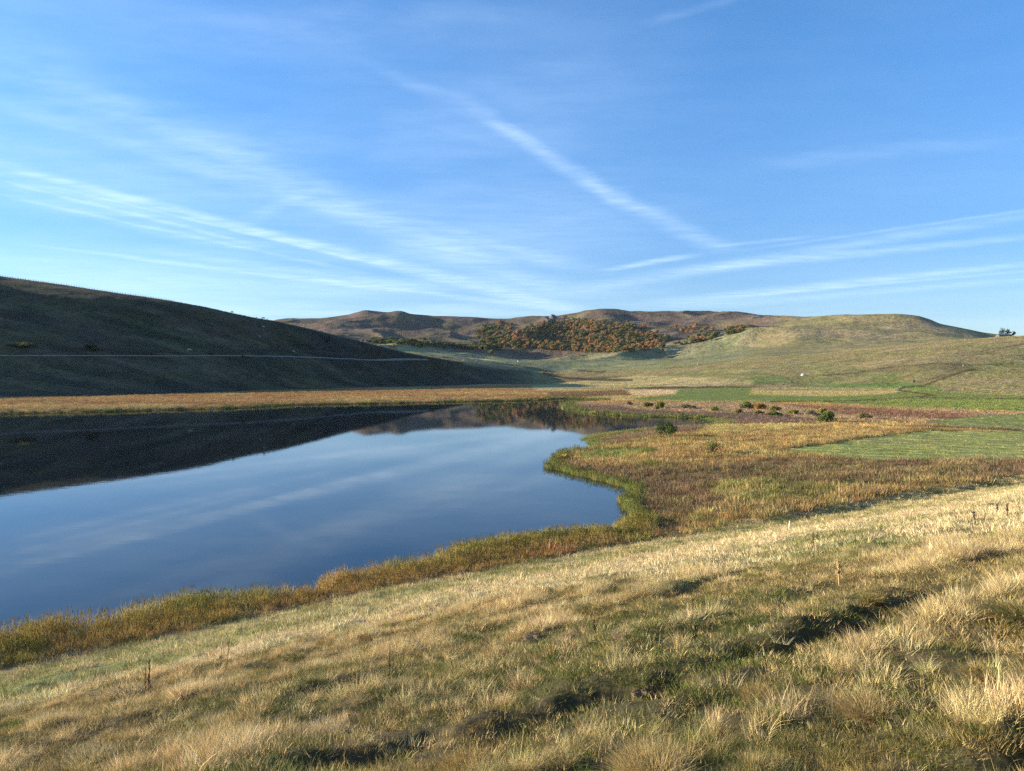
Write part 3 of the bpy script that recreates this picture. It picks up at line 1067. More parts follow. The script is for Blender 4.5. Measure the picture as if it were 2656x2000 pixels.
def scatter_group(coll):
    ng = bpy.data.node_groups.new('scatter_' + coll.name, 'GeometryNodeTree')
    ng.interface.new_socket('Geometry', in_out='INPUT', socket_type='NodeSocketGeometry')
    ng.interface.new_socket('Geometry', in_out='OUTPUT', socket_type='NodeSocketGeometry')
    gi = ng.nodes.new('NodeGroupInput')
    go = ng.nodes.new('NodeGroupOutput')
    ci = ng.nodes.new('GeometryNodeCollectionInfo')
    ci.inputs['Collection'].default_value = coll
    ci.inputs['Separate Children'].default_value = True
    ci.inputs['Reset Children'].default_value = True
    ip = ng.nodes.new('GeometryNodeInstanceOnPoints')
    ip.inputs['Pick Instance'].default_value = True

    def attr(nm, ty):
        n = ng.nodes.new('GeometryNodeInputNamedAttribute')
        n.data_type = ty
        n.inputs['Name'].default_value = nm
        return n.outputs['Attribute']
    er = ng.nodes.new('FunctionNodeEulerToRotation')
    ng.links.new(attr('rot', 'FLOAT_VECTOR'), er.inputs[0])
    ng.links.new(er.outputs[0], ip.inputs['Rotation'])
    ng.links.new(attr('scl', 'FLOAT_VECTOR'), ip.inputs['Scale'])
    ng.links.new(attr('idx', 'INT'), ip.inputs['Instance Index'])
    ng.links.new(gi.outputs[0], ip.inputs['Points'])
    ng.links.new(ci.outputs[0], ip.inputs['Instance'])
    ng.links.new(ip.outputs[0], go.inputs[0])
    return ng


def scatter(name, label, coll, P_, tilt, rz, scl, idx, tint):
    n = len(P_)
    me = bpy.data.meshes.new(name)
    me.vertices.add(n)
    me.vertices.foreach_set('co', np.asarray(P_, np.float32).ravel())
    a = me.attributes.new('rot', 'FLOAT_VECTOR', 'POINT')
    a.data.foreach_set('vector', np.stack([tilt[:, 0], tilt[:, 1], rz], -1).astype(np.float32).ravel())
    a = me.attributes.new('scl', 'FLOAT_VECTOR', 'POINT')
    a.data.foreach_set('vector', np.asarray(scl, np.float32).ravel())
    a = me.attributes.new('idx', 'INT', 'POINT')
    a.data.foreach_set('value', idx.astype(np.int32))
    a = me.attributes.new('tint', 'FLOAT_COLOR', 'POINT')
    cc = np.ones((n, 4), np.float32)
    cc[:, :3] = tint
    a.data.foreach_set('color', cc.ravel())
    o = link(name, me)
    md = o.modifiers.new('scatter', 'NODES')
    md.node_group = scatter_group(coll)
    tag(o, label, kind='stuff')
    return o


def fan_points(r0, r1, dens, half=math.radians(41)):
    """even random points in the fan in front of the viewpoint"""
    area = half * (r1 * r1 - r0 * r0)
    n = int(area * dens)
    r = np.sqrt(rng.uniform(r0 * r0, r1 * r1, n))
    t = rng.uniform(-half, half, n)
    return r * np.sin(t), r * np.cos(t)


GDZX = np.gradient(GZ, axis=1) / np.gradient(RR)[None, :]


def sample_cover(x, y):
    return np.stack(grid_lookup(x, y, [TINTC[..., 0], TINTC[..., 1], TINTC[..., 2]]), -1)


def place(name, label, coll, nproto, x, y, smin, smax, tint, hs=1.0, tilt=.18, zoff=0.0, smul=1.0):
    n = x.size
    z = ground_z(x, y) + zoff
    s = rng.uniform(smin, smax, n) * smul
    scl = np.stack([s, s, s * hs * rng.uniform(.8, 1.2, n)], -1)
    return scatter(name, label, coll, np.stack([x, y, z], -1), rng.normal(0, tilt, (n, 2)), rng.uniform(0, 2 * math.pi, n), scl,
                   rng.integers(0, nproto, n), tint)


def jitter_col(c, n, amt=.24, hue=.045):
    k = np.exp(rng.normal(0, amt, (n, 1)))
    h = np.exp(rng.normal(0, hue, (n, 3)))
    return np.clip(c * k * h, .01, .8)


def mixc3(a, b, t):
    return a * (1 - t[:, None]) + b * t[:, None]


SW = (-.10, .05)
T_turf_n = proto_collection('short_turf', [tuft_mesh('short_turf', 46, .13, .04, .11, .0042, .75, .5, 2, 200 + i, MAT_BLADE) for i in range(5)])
T_dry_n = proto_collection('dry_grass', [tuft_mesh('dry_grass', 54, .13, .12, .35, .0029, .7, .55, 3, 210 + i, MAT_BLADE, .04, SW) for i in range(6)])
T_turf_m = proto_collection('mid_turf', [tuft_mesh('mid_turf', 54, .26, .05, .12, .0075, .8, .4, 2, 220 + i, MAT_BLADE) for i in range(4)])
T_dry_m = proto_collection('mid_dry_grass', [tuft_mesh('mid_dry_grass', 66, .24, .14, .34, .0062, .65, .5, 2, 230 + i, MAT_BLADE, 0, SW) for i in range(5)])
T_far = proto_collection('far_grass', [tuft_mesh('far_grass', 46, .5, .10, .27, .022, .6, .4, 2, 240 + i, MAT_BLADE) for i in range(4)])
T_reed = proto_collection('reed', [tuft_mesh('reed', 34, .34, .75, 1.35, .018, .12, .25, 3, 250 + i, MAT_BLADE, .15, (-.03, .0)) for i in range(5)])
T_sedge = proto_collection('sedge', [tuft_mesh('sedge', 36, .75, .3, .75, .042, .35, .35, 2, 260 + i, MAT_BLADE) for i in range(5)])
T_sedge_f = proto_collection('far_sedge', [tuft_mesh('far_sedge', 34, 1.5, .3, .75, .11, .3, .3, 1, 270 + i, MAT_BLADE) for i in range(4)])
T_tuss = proto_collection('tussock', [tuft_mesh('tussock', 150, .15, .22, .46, .0045, .95, .75, 3, 280 + i, MAT_BLADE, .05, (-.12, .05)) for i in range(4)])

DRY = np.array([.62, .455, .205])
PALE = np.array([.68, .53, .29])
GRN = np.array([.125, .135, .03])
LUSH = np.array([.13, .20, .04])
RST = np.array([.235, .175, .06])

# --- bank, near
def bank_fields(x, y):
    S = grid_lookup(x, y, [GS])[0]
    g = fbm(x, y, 4.2, 4, 171)
    g2 = fbm(x, y, 1.1, 3, 177)
    return S, g, g2


def green_share(S, g, g2):
    """how green the bank is at a place, 0 dry .. 1 green"""
    band = sstep(11, 13, S) * sstep(24, 18, S)          # pale uncut band
    low = sstep(0, 2, S) * sstep(14, 11, S)
    base = sstep(-.22, .36, g + .45 * g2 - .10)
    return np.clip(base * (1 - .85 * band) * (1 - .25 * low), 0, 1)


def patch_field(x, y):
    """hummocks of long grass between grazed hollows, drawn out along the slope"""
    ux, uy = .83, .55
    a = x * ux + y * uy
    b = -x * uy + y * ux
    return .8 * fbm(a * .6, b, .85, 2, 187) + .45 * fbm(a * .55, b, 2.4, 2, 189) + .25 * fbm(a * .6, b, 6.0, 2, 191)


x, y = fan_points(1.6, 11.5, 95)
k = (trench_rel(x, y) > .8) | (rng.uniform(size=x.size) < .3)
x, y = x[k], y[k]
S, g, g2 = bank_fields(x, y)
gs = green_share(S, g, g2)
n = x.size
col = mixc3(RST * .95, GRN * 1.0, sstep(.15, .8, gs + rng.normal(0, .2, n)))
col = mixc3(col, DRY * .8, (rng.uniform(size=n) < .24) * .8)
place('short_grass', 'short green and russet turf close to the viewpoint', T_turf_n, 5, x, y, .7, 1.35, jitter_col(col, n))

x, y = fan_points(1.6, 12, 95)
S, g, g2 = bank_fields(x, y)
gs = green_share(S, g, g2)
pt = patch_field(x, y)
keep = (rng.uniform(size=x.size) > gs * .85) & (rng.uniform(size=x.size) < .05 + .95 * sstep(.0, .24, pt)) & ((trench_rel(x, y) > 1.9) | (rng.uniform(size=x.size) < .12))
x, y = x[keep], y[keep]
g2, gs, pt = g2[keep], gs[keep], pt[keep]
n = x.size
col = mixc3(DRY, RST * 1.2, sstep(.0, .5, g2 + rng.normal(0, .15, n)) * .55)
col = mixc3(col, LUSH * 1.3, (rng.uniform(size=n) < .22) * .7)
place('dry_grass', 'long straw coloured grass on the near bank', T_dry_n, 6, x, y, .5, .88, jitter_col(col, n), smul=.5 + .8 * sstep(-.1, .5, pt))

# --- bank, middle
x, y = fan_points(11, 33, 20)
S, g, g2 = bank_fields(x, y)
k = S > -.3
x, y, S, g, g2 = x[k], y[k], S[k], g[k], g2[k]
gs = green_share(S, g, g2)
n = x.size
col = mixc3(RST * 1.0, GRN * 1.0, sstep(.15, .7, gs + rng.normal(0, .18, n)))
col = mixc3(col, DRY * .9, (rng.uniform(size=n) < .28) * .85)
place('hillside_turf', 'mixed green and straw turf halfway down the bank', T_turf_m, 4, x, y, .75, 1.4, jitter_col(col, n))
x, y = fan_points(11, 33, 24)
S, g, g2 = bank_fields(x, y)
gs = green_share(S, g, g2)
pt = patch_field(x, y)
k = (S > -.3) & (rng.uniform(size=x.size) < .07 + .93 * sstep(-.03, .22, pt)) & ((trench_rel(x, y) > 1.8) | (rng.uniform(size=x.size) < .12)) & (rng.uniform(size=x.size) > gs * .85) & ~((S < 11) & (rng.uniform(size=x.size) < .5))
x, y, g2, gs, pt = x[k], y[k], g2[k], gs[k], pt[k]
n = x.size
col = mixc3(DRY, PALE, rng.uniform(size=n))
col = mixc3(col, RST * 1.2, sstep(.1, .5, g2 + rng.normal(0, .15, n)) * .5)
place('straw_grass', 'pale straw grass in long bands across the bank', T_dry_m, 5, x, y, .65, 1.1, jitter_col(col, n, .18), smul=.5 + .85 * sstep(-.1, .5, pt))

# --- bank, far
x, y = fan_points(32, 150, 3.6)
S, g, g2 = bank_fields(x, y)
k = (S > -.5)
x, y, S, g, g2 = x[k], y[k], S[k], g[k], g2[k]
gs = green_share(S, g, g2)
low = sstep(14, 11, S)
n = x.size
col = mixc3(PALE * .95, GRN * 1.3, np.clip(gs * .8 + low * .28 + rng.normal(0, .15, n), 0, 1))
col = mixc3(col, DRY * .8, low * .25)
place('bank_grass', 'grazed grass along the foot of the bank above the reeds', T_far, 4, x, y, .55, 1.15, jitter_col(col, n, .18), hs=1 - .0)

# --- small tussocks all over the bank
x, y = fan_points(3.5, 36, .42)
S, g, g2 = bank_fields(x, y)
k = (S > 13) & (g2 > -.25) & (trench_rel(x, y) > 1.6)
x, y = x[k], y[k]
n = x.size
col = mixc3(DRY * 1.05, RST * 1.1, (rng.uniform(size=n) < .3) * .7)
col = mixc3(col, GRN * 1.5, (rng.uniform(size=n) < .25) * .7)
place('small_tussocks', 'small arching tufts of dead grass dotted over the bank', T_tuss, 4, x, y, .45, .95, jitter_col(col, n, .15))

# --- reed bed on the near shore
x, y = fan_points(36, 130, 6.5)
S, W = grid_lookup(x, y, [GS, GW])
px_ = 1328 + FPX * x / y
k = (S < .6) & (W > -1.1) & (px_ < 1700) & ((S < -.2) | (rng.uniform(size=x.size) < .5)) & (y < 80)
k &= (fbm(x, y, 2.4, 2, 301) > -.5 - .35 * (W > .5))
x, y, S, W = x[k], y[k], S[k], W[k]
n = x.size
t = np.clip(-S / 5.0 + fbm(x, y, 5, 3, 303) * .6, 0, 1)
col = mixc3(np.array([.46, .29, .10]), np.array([.45, .36, .10]), t)
col = mixc3(col, np.array([.28, .27, .07]), sstep(.1, .5, fbm(x, y, 3.2, 2, 305)) * .7)
hs = .72 * np.clip(.5 + .5 * (-S / 4), .45, 1.1) * (1 + .22 * fbm(x, y, 3.4, 2, 307))
o = place('reed_bed', 'yellow green reeds lining the near shore of the lake', T_reed, 5, x, y, .75, 1.15, jitter_col(col, n, .16))
buf = np.zeros(n * 3, np.float32)
o.data.attributes['scl'].data.foreach_get('vector', buf)
buf = buf.reshape(-1, 3)
buf[:, 2] *= hs
o.data.attributes['scl'].data.foreach_set('vector', buf.ravel())

# --- green reed fringe of the headlands
def fringe(r0, r1, dens, wmax, coll, npt, nm, lb, smin, smax, hs=1.0, col0=(.20, .215, .06), shadow=False):
    x, y = fan_points(r0, r1, dens)
    S, W = grid_lookup(x, y, [GS, GW])
    wn = fbm(x, y, 4, 2, 311)
    px_ = 1328 + FPX * x / y
    k = (S < -.5) & (W > -.5 + wn) & (W < wmax + 1.2 * wn) & ((px_ > 1395) | (y > 150))
    x, y, W = x[k], y[k], W[k]
    n = x.size
    col = mixc3(np.array(col0), np.array([.27, .235, .06]), (rng.uniform(size=n) < .25) * 1.0)
    place(nm, lb, coll, npt, x, y, smin, smax, jitter_col(col, n, .18), hs=hs)


fringe(60, 150, 5.0, .9, T_reed, 5, 'green_reeds', 'bright green reeds fringing the headland in the lake', .75, 1.1, .78)
fringe(150, 300, 1.3, 5.0, T_sedge, 5, 'shore_reeds', 'green reeds round the farther headlands', .7, 1.0, .8)
fringe(250, 480, .5, 5.5, T_sedge_f, 4, 'far_shore_reeds', 'thin line of reeds along the far shore, coloured dark as their shaded fronts', .5, .8, 2.8, (.09, .11, .04))  # dark tint puts the shade of the reed fronts into the colour

# --- marsh sedge
TINTC = COLR
x, y = fan_points(62, 215, 2.1)
S, W = grid_lookup(x, y, [GS, GW])
mown = grid_lookup(x, y, [MOWN + M2])[0]
k = (S < 0) & (W > 1.0) & (mown < .5)
x, y = x[k], y[k]
n = x.size
col = sample_cover(x, y) * np.array([1.22, 1.27, 1.25])
m1 = fbm(x, y * 1.5, 7, 3, 331)
col = mixc3(col, np.array([.37, .28, .12]), sstep(.05, .5, m1) * .5)
col = mixc3(col, np.array([.20, .19, .06]), sstep(.1, .5, fbm(x, y * 1.5, 11, 3, 335)) * .4)
col = mixc3(col, np.array([.13, .075, .045]), sstep(.05, .5, -m1) * .4)
place('marsh_sedge', 'russet and golden sedge covering the marsh on the right', T_sedge, 5, x, y, .6, 1.2, jitter_col(col, n, .26, .1), smul=(1 + .5 * m1) * np.where((np.hypot(x, y) > 165) & (grid_lookup(x, y, [GW])[0] < 14), .55, 1))
x, y = fan_points(205, 560, .40)
S, W = grid_lookup(x, y, [GS, GW])
mown, ra, pxg = grid_lookup(x, y, [MOWN + M2, gR[2].reshape(NT, NR), GPX])
cc = sample_cover(x, y)
lush = (cc[:, 1] > cc[:, 0] * 1.15)
k = (S < 0) & (W > 1.0) & (mown < .5) & (np.hypot(x, y) < ra * 1.02) & ~(lush & (W > 8))
x, y, cc = x[k], y[k], cc[k]
n = x.size
place('far_sedge', 'low brown sedge on the far side of the lake', T_sedge_f, 4, x, y, .4, .95, jitter_col(cc * 1.3, n, .24, .08), hs=.9)

# --- dry grass on the left brow, tinted gold as a sunlit rim; pasture tufts
def pasture(r0, r1, dens, cond, nm, lb, smin, smax, gain, hs=.8):
    x, y = fan_points(r0, r1, dens)
    th = np.arctan2(x, y)
    pxx = 1328 + FPX * np.tan(th)
    Rr, _z = line_values(pxx, np.cos(th))
    k = cond(x, y, np.hypot(x, y), pxx, Rr)
    x, y = x[k], y[k]
    n = x.size
    cc = sample_cover(x, y)
    place(nm, lb, T_sedge_f, 4, x, y, smin, smax, jitter_col(cc * gain, n, .22, .06), hs=hs)


pasture(640, 960, .10, lambda x, y, r, p, R: (p < 1250) & (r > R[5] - 62) & (r < R[5] + 10), 'hilltop_grass', 'dry grass tinted as if sunlit along the crest of the left hill', .35, .8, 1.7, .8)
pasture(430, 1150, .085, lambda x, y, r, p, R: (p > 1400) & (r > R[2]), 'pasture_tufts', 'tufted grass on the pasture slopes at the right', .45, 1.2, 1.35, 1.0)

# --- meadows: short aftermath grass in rows left by the mower
x, y = fan_points(120, 560, .30)
W, mw, gx_ = grid_lookup(x, y, [GW, MOWN + M2, GPX])
cc = sample_cover(x, y)
lush = (cc[:, 1] > cc[:, 0] * 1.02) & (gx_ > 1600) & (W > 12)
rowv = np.sin((x * .30 + y * .95) * 1.15 + 1.2 * fbm(x, y, 6, 3, 131))
k = ((mw > .5) & (rng.uniform(size=x.size) < .25 + .75 * sstep(-.3, .8, rowv))) | (lush & (mw < .5) & (rng.uniform(size=x.size) < .5))
x, y, cc, mw = x[k], y[k], cc[k], mw[k]
n = x.size
col = mixc3(cc * 1.15, np.array([.34, .31, .12]), .25 + .75 * (mw > .5) * (rng.uniform(size=n) < .45) * .8)
place('meadow_grass', 'short mown grass of the green meadows on the right', T_sedge_f, 4, x, y, .35, .7, jitter_col(col, n, .15, .05), hs=.5)

# --- single long stems with seed heads standing out of the near grass
T_stem = proto_collection('seed_stem', [tuft_mesh('seed_stem', 7, .14, .32, .62, .0034, .45, .45, 5, 290 + i, MAT_BLADE, .35, (-.10, .03)) for i in range(5)])
x, y = fan_points(2.5, 22, 1.1)
S, g, g2 = bank_fields(x, y)
pt = patch_field(x, y)
k = (S > 14) & (pt > -.15) & (fbm(x, y, 3.5, 2, 341) > -.05)
x, y = x[k], y[k]
n = x.size
place('seed_stems', 'scattered tall dry grass stems with seed heads close to the viewpoint', T_stem, 5, x, y, .7, 1.15, jitter_col(np.tile(DRY * .9, (n, 1)), n, .15))
# ------------------------------------------------------------------ road
def drape_strip(name, pts, width, lift, mat, label, kind='structure', rmin=0):
    P3 = [hit(px, py, rmin) for px, py in pts]
    P2 = [(p[0], p[1]) for p in P3]
    # resample every few metres and smooth
    d = np.cumsum([0] + [math.dist(a, b) for a, b in zip(P2[:-1], P2[1:])])
    n = max(8, int(d[-1] / 4))
    q = np.linspace(0, d[-1], n)
    X = np.interp(q, d, [p[0] for p in P2])
    Y = np.interp(q, d, [p[1] for p in P2])
    for _ in range(30):
        X[1:-1] = (X[:-2] + 2 * X[1:-1] + X[2:]) / 4
        Y[1:-1] = (Y[:-2] + 2 * Y[1:-1] + Y[2:]) / 4
    tx, ty = np.gradient(X), np.gradient(Y)
    l = np.hypot(tx, ty)
    nx, ny = -ty / l, tx / l
    V = []
    offs = [-.5, -.25, 0, .25, .5]
    for o_ in offs:
        ax, ay = X + nx * width * o_, Y + ny * width * o_
        V.append(np.stack([ax, ay, ground_z(ax, ay) + lift - (abs(o_) > .45) * lift * .9], -1))
    V = np.stack(V, 1).reshape(-1, 3)
    m = len(offs)
    F = [(i * m + j, i * m + j + 1, (i + 1) * m + j + 1, (i + 1) * m + j) for i in range(n - 1) for j in range(m - 1)]
    me = build_mesh(name, V, np.array(F), mat)
    o = link(name, me)
    tag(o, label, kind=kind)
    return X, Y


mroad, t_, b_ = principled('road_gravel', .95, .1)
f_ = noise_node(t_, N(t_, 'ShaderNodeTexCoord').outputs['Object'], .4, 4)
cr = N(t_, 'ShaderNodeMix', data_type='RGBA')
L(t_, f_, cr.inputs['Factor'])
cr.inputs[6].default_value = (.17, .155, .13, 1)
cr.inputs[7].default_value = (.28, .255, .21, 1)
L(t_, cr.outputs[2], b_.inputs['Base Color'])
drape_strip('road', [(-120, 921.5), (0, 922), (150, 922), (300, 922.5), (450, 923), (600, 923.5), (700, 924), (800, 926.5), (900, 929.5), (1000, 932), (1060, 933), (1110, 933.5)],
            1.5, .25, mroad, 'pale narrow road running level across the shaded hillside')
drape_strip('track', [(1235, 939), (1265, 943.5), (1297, 948), (1346, 957), (1372, 962), (1392, 966)], 5.0, .4, mroad,
            'pale sunlit track coming down the end of the hill spur')

# ------------------------------------------------------------------ plants with stems
MAT_LEAF = plant_material('leaf', 'tint', .3, False, .5, .7)
mbark, t_, b_ = principled('bark', .9, .1)
f_ = noise_node(t_, N(t_, 'ShaderNodeTexCoord').outputs['Object'], 6, 4)
cr = N(t_, 'ShaderNodeMix', data_type='RGBA')
L(t_, f_, cr.inputs['Factor'])
cr.inputs[6].default_value = (.045, .035, .028, 1)
cr.inputs[7].default_value = (.13, .105, .085, 1)
L(t_, cr.outputs[2], b_.inputs['Base Color'])
MAT_BARK = mbark


def set_color(me, cols):
    a = me.attributes.new('tint', 'FLOAT_COLOR', 'POINT')
    c = np.ones((len(me.vertices), 4), np.float32)
    c[:, :3] = cols
    a.data.foreach_set('color', c.ravel())


def leaf_cloud(name, g, blobs, n, size, cols, weights=None, droop=0.0):
    """leaf clumps spread through a few lobes; blobs: (x,y,z,rx,ry,rz)"""
    V, F, B, Cc = [], [], [], []
    blobs = np.array(blobs, float)
    vol = blobs[:, 3] * blobs[:, 4] * blobs[:, 5]
    pick = g.choice(len(blobs), n, p=vol / vol.sum())
    tone = g.normal(0, .18, len(blobs))
    for i in range(n):
        b = blobs[pick[i]]
        v = g.normal(size=3)
        v /= np.linalg.norm(v)
        rr = g.uniform(.35, 1.05) ** .6
        c = b[:3] + v * b[3:] * rr
        s = size * g.uniform(.6, 1.4)
        u = g.normal(size=3)
        u /= np.linalg.norm(u)
        w = np.cross(u, g.normal(size=3))
        w /= np.linalg.norm(w) + 1e-9
        k = len(V)
        V += [tuple(c - u * s * .5), tuple(c + w * s * .38), tuple(c + u * s * .5), tuple(c - w * s * .38)]
        F.append((k, k + 1, k + 2, k + 3))
        B += [float(np.clip(.5 + tone[pick[i]] + g.normal(0, .2), 0, 1))] * 4
        ci = cols[g.choice(len(cols), p=weights)]
        Cc += [ci] * 4
    me = build_mesh(name, V, np.array(F), MAT_LEAF, False)
    a = me.attributes.new('bv', 'FLOAT', 'POINT')
    a.data.foreach_set('value', np.array(B, np.float32))
    set_color(me, np.array(Cc))
    return me


def tubes(name, paths, mat=None, sides=6):
    """paths: list of (points, radii)"""
    V, F = [], []
    for pts, rad in paths:
        k0 = len(V)
        for i, (p, r) in enumerate(zip(pts, rad)):
            p = Vector(p)
            a = Vector(pts[max(i - 1, 0)])
            b = Vector(pts[min(i + 1, len(pts) - 1)])
            t = (b - a).normalized()
            u = t.orthogonal().normalized()
            w = t.cross(u)
            for s in range(sides):
                an = 2 * math.pi * s / sides
                V.append(tuple(p + (u * math.cos(an) + w * math.sin(an)) * r))
        for i in range(len(pts) - 1):
            for s in range(sides):
                s2 = (s + 1) % sides
                F.append((k0 + i * sides + s, k0 + i * sides + s2, k0 + (i + 1) * sides + s2, k0 + (i + 1) * sides + s))
    return build_mesh(name, V, np.array(F), mat or MAT_BARK)


def empty(name, loc, rz=0.0):
    o = bpy.data.objects.new(name, None)
    COL.objects.link(o)
    o.location = loc
    o.rotation_euler = (0, 0, rz)
    return o


def woody(name, label, cat, px, py, wpx, hpx, cols, weights=None, group=None, dens=1.0, stem=.3, nblob=6, leaf=None, seed=1, crown_low=.25, stem_name='stem', crown_name='foliage', py_foot=None):
    """bush or small tree standing at a photo pixel (foot), with its width and height in photo pixels"""
    x, y, z = hit(px, py_foot or py)
    D = y
    W_, H_ = 1.08 * wpx * D / FPX, (.85 if name == 'shrub' else 1.1) * hpx * D / FPX
    g = np.random.default_rng(seed)
    root = empty(name, (x, y, z - .05))
    tag(root, label, cat, group)
    bl = []
    for i in range(nblob + 5):
        a = 2 * math.pi * i / nblob + g.uniform(-.4, .4)
        q = g.uniform(.2, .85)
        zz = H_ * (crown_low + (1 - crown_low) * g.uniform(.15, .85 - .35 * q))
        r = W_ * g.uniform(.10, .22)
        bl.append((math.cos(a) * W_ * .5 * q, math.sin(a) * W_ * .4 * q, zz, r, r, min(r, H_ * .28)))
    bl.append((0, 0, H_ * .68, W_ * .26, W_ * .24, H_ * .28))
    lf = (leaf or W_ * .07) * .8
    n = int(dens * 1300)
    me = leaf_cloud(crown_name, g, bl, n, lf, cols, weights)
    link(crown_name, me, root)
    paths = []
    for b in bl:
        mid = Vector((b[0] * .35, b[1] * .35, b[2] * .45))
        paths.append(([(g.normal(0, W_ * .015), g.normal(0, W_ * .015), 0), tuple(mid), (b[0], b[1], b[2] * 1.05)], [W_ * .022, W_ * .014, W_ * .004]))
        for _ in range(2):
            e = (b[0] + g.normal(0, b[3] * .6), b[1] + g.normal(0, b[3] * .6), b[2] + abs(g.normal(0, b[5] * .5)))
            paths.append(([tuple(mid), e], [W_ * .009, W_ * .002]))
    link(stem_name, tubes(stem_name, paths), root)
    return root


G_DARK = np.array([.075, .11, .03])
G_MID = np.array([.17, .21, .05])
G_YEL = np.array([.33, .27, .05])
G_ORG = np.array([.46, .20, .035])
G_OLV = np.array([.27, .24, .08])
G_GRY = np.array([.17, .155, .12])
G_BRN = np.array([.24, .13, .055])

tree = woody('tree', 'lone dark green spreading tree on the golden headland with a long shadow', 'tree', 1733, 1135, 52, 39,
             [np.array([.045, .08, .02]), np.array([.09, .13, .03]), G_YEL], [.62, .34, .04], dens=2.4, seed=5, crown_low=.30, nblob=8, leaf=.26, stem_name='trunk', crown_name='crown')
woody('tree', 'thin leafed pale green tree with see-through crown on the marsh', 'tree', 1848, 1178, 46, 34,
      [G_OLV, G_MID, G_YEL], [.5, .3, .2], dens=.55, seed=8, crown_low=.45, nblob=6, leaf=.22, stem_name='trunk', crown_name='crown')
SH = 'bushes on the marsh beyond the lake'
woody('shrub', 'low dark green shrub at the foot of the thin leafed tree', 'shrub', 1852, 1180, 34, 10, [G_DARK * 1.3, G_MID], dens=.7, seed=9, crown_low=0, leaf=.22, group=SH)
woody('shrub', 'golden brown shrub on the very tip of the nearest headland', 'shrub', 1466, 1196, 40, 24, [G_BRN * 1.3, G_OLV, G_YEL], dens=1.0, seed=10, crown_low=0, leaf=.24, group=SH)
BUSH = [
    (1632, 1051, 20, 13, [G_GRY], 'grey leafless bush, leftmost of the bushes beyond the inlet', .5),
    (1680, 1057, 34, 17, [G_YEL * .8, G_OLV], 'wide yellow olive bush left of the dark green one', 1.),
    (1712, 1058, 32, 21, [G_DARK, G_MID, G_YEL], 'dark green bush with yellow patches at its top', 1.),
    (1704, 1062, 18, 12, [G_OLV * 1.1, G_YEL * .8], 'small olive bush in front of the green and yellow pair', .6),
    (1776, 1059, 34, 14, [G_OLV, G_GRY], 'grey green rounded bush between the paired bushes and the dark round one', .8),
    (1799, 1059, 16, 9, [G_YEL * .8, G_OLV], 'small yellowish bush just right of the grey green one', .5),
    (1853, 1067, 28, 18, [G_DARK, G_OLV, G_MID], 'dark round bush standing alone above the reed line', .9),
    (1938, 1059, 40, 22, [G_DARK, G_MID, G_OLV], 'tall dark green bush left of the orange one', 1.1),
    (1972, 1063, 36, 20, [G_ORG, G_YEL, G_ORG * .8], 'bright orange bush in the middle of the thicket', 1.1),
    (2008, 1066, 32, 18, [G_YEL * .7, G_OLV], 'olive yellow bush right of the orange one', .9),
    (1913, 1071, 32, 14, [G_BRN, G_OLV], 'brown olive low bush below the tall dark green one', .7),
    (1968, 1075, 28, 13, [G_MID, G_GRY], 'grey green low bush in front of the orange one', .7),
    (2009, 1078, 42, 14, [G_MID, G_DARK], 'low spreading green bush at the front of the thicket', .9),
    (2056, 1074, 36, 14, [G_YEL * .7, G_MID], 'yellow green bush apart to the right of the thicket', .8),
    (2105, 1079, 38, 20, [G_OLV * 1.1, G_GRY], 'pale thin bush left of the big bright green one', .6),
    (2131, 1074, 26, 20, [G_YEL * .9, G_OLV], 'yellowish bush standing behind the big bright green one', .7),
    (2145, 1094, 50, 36, [G_MID * 1.2, G_MID, G_DARK], 'largest bright green bush on the edge of the golden marsh', 1.4),
    (2240, 1086, 46, 20, [G_OLV, G_GRY, G_YEL * .6], 'pale grey green bush, farthest right of all the bushes', .7),
]
for i, (px, py, w, h, cols, lb, dn) in enumerate(BUSH):
    woody('shrub', lb, 'shrub', px, py, w, h, cols, dens=dn, seed=20 + i, crown_low=.05, nblob=6, group=SH, leaf=.42)
GH = 'dark thickets on the shaded hillside'
woody('thicket', 'rounded dark gorse thicket above the road on the shaded hillside', 'thicket', 238, 908, 44, 15, [G_DARK * .7, G_OLV * .4], dens=1.2, seed=51, crown_low=0, group=GH, leaf=.8)
woody('thicket', 'wide low dark gorse thicket at the far left of the shaded hillside', 'thicket', 60, 900, 70, 11, [G_DARK * .8, G_OLV * .5], dens=1.2, seed=52, crown_low=0, group=GH, leaf=.9)
woody('thicket', 'small dark bush between the earth bank and the road', 'thicket', 547, 920, 12, 6, [G_DARK * .7], dens=.3, seed=53, crown_low=0, group=GH, leaf=.5)
woody('thicket', 'small dark bush touching the lower edge of the road', 'thicket', 630, 927, 10, 5, [G_DARK * .6, G_BRN * .4], dens=.3, seed=54, crown_low=0, group=GH, leaf=.5)

# ------------------------------------------------------------------ earth bank above the road: a low drystone and turf bank
mbank, t_, b_ = principled('turf_bank', .95, .1)
f_ = noise_node(t_, N(t_, 'ShaderNodeTexCoord').outputs['Object'], .8, 4)
cr = N(t_, 'ShaderNodeMix', data_type='RGBA')
L(t_, f_, cr.inputs['Factor'])
cr.inputs[6].default_value = (.03, .026, .02, 1)
cr.inputs[7].default_value = (.085, .07, .05, 1)
L(t_, cr.outputs[2], b_.inputs['Base Color'])


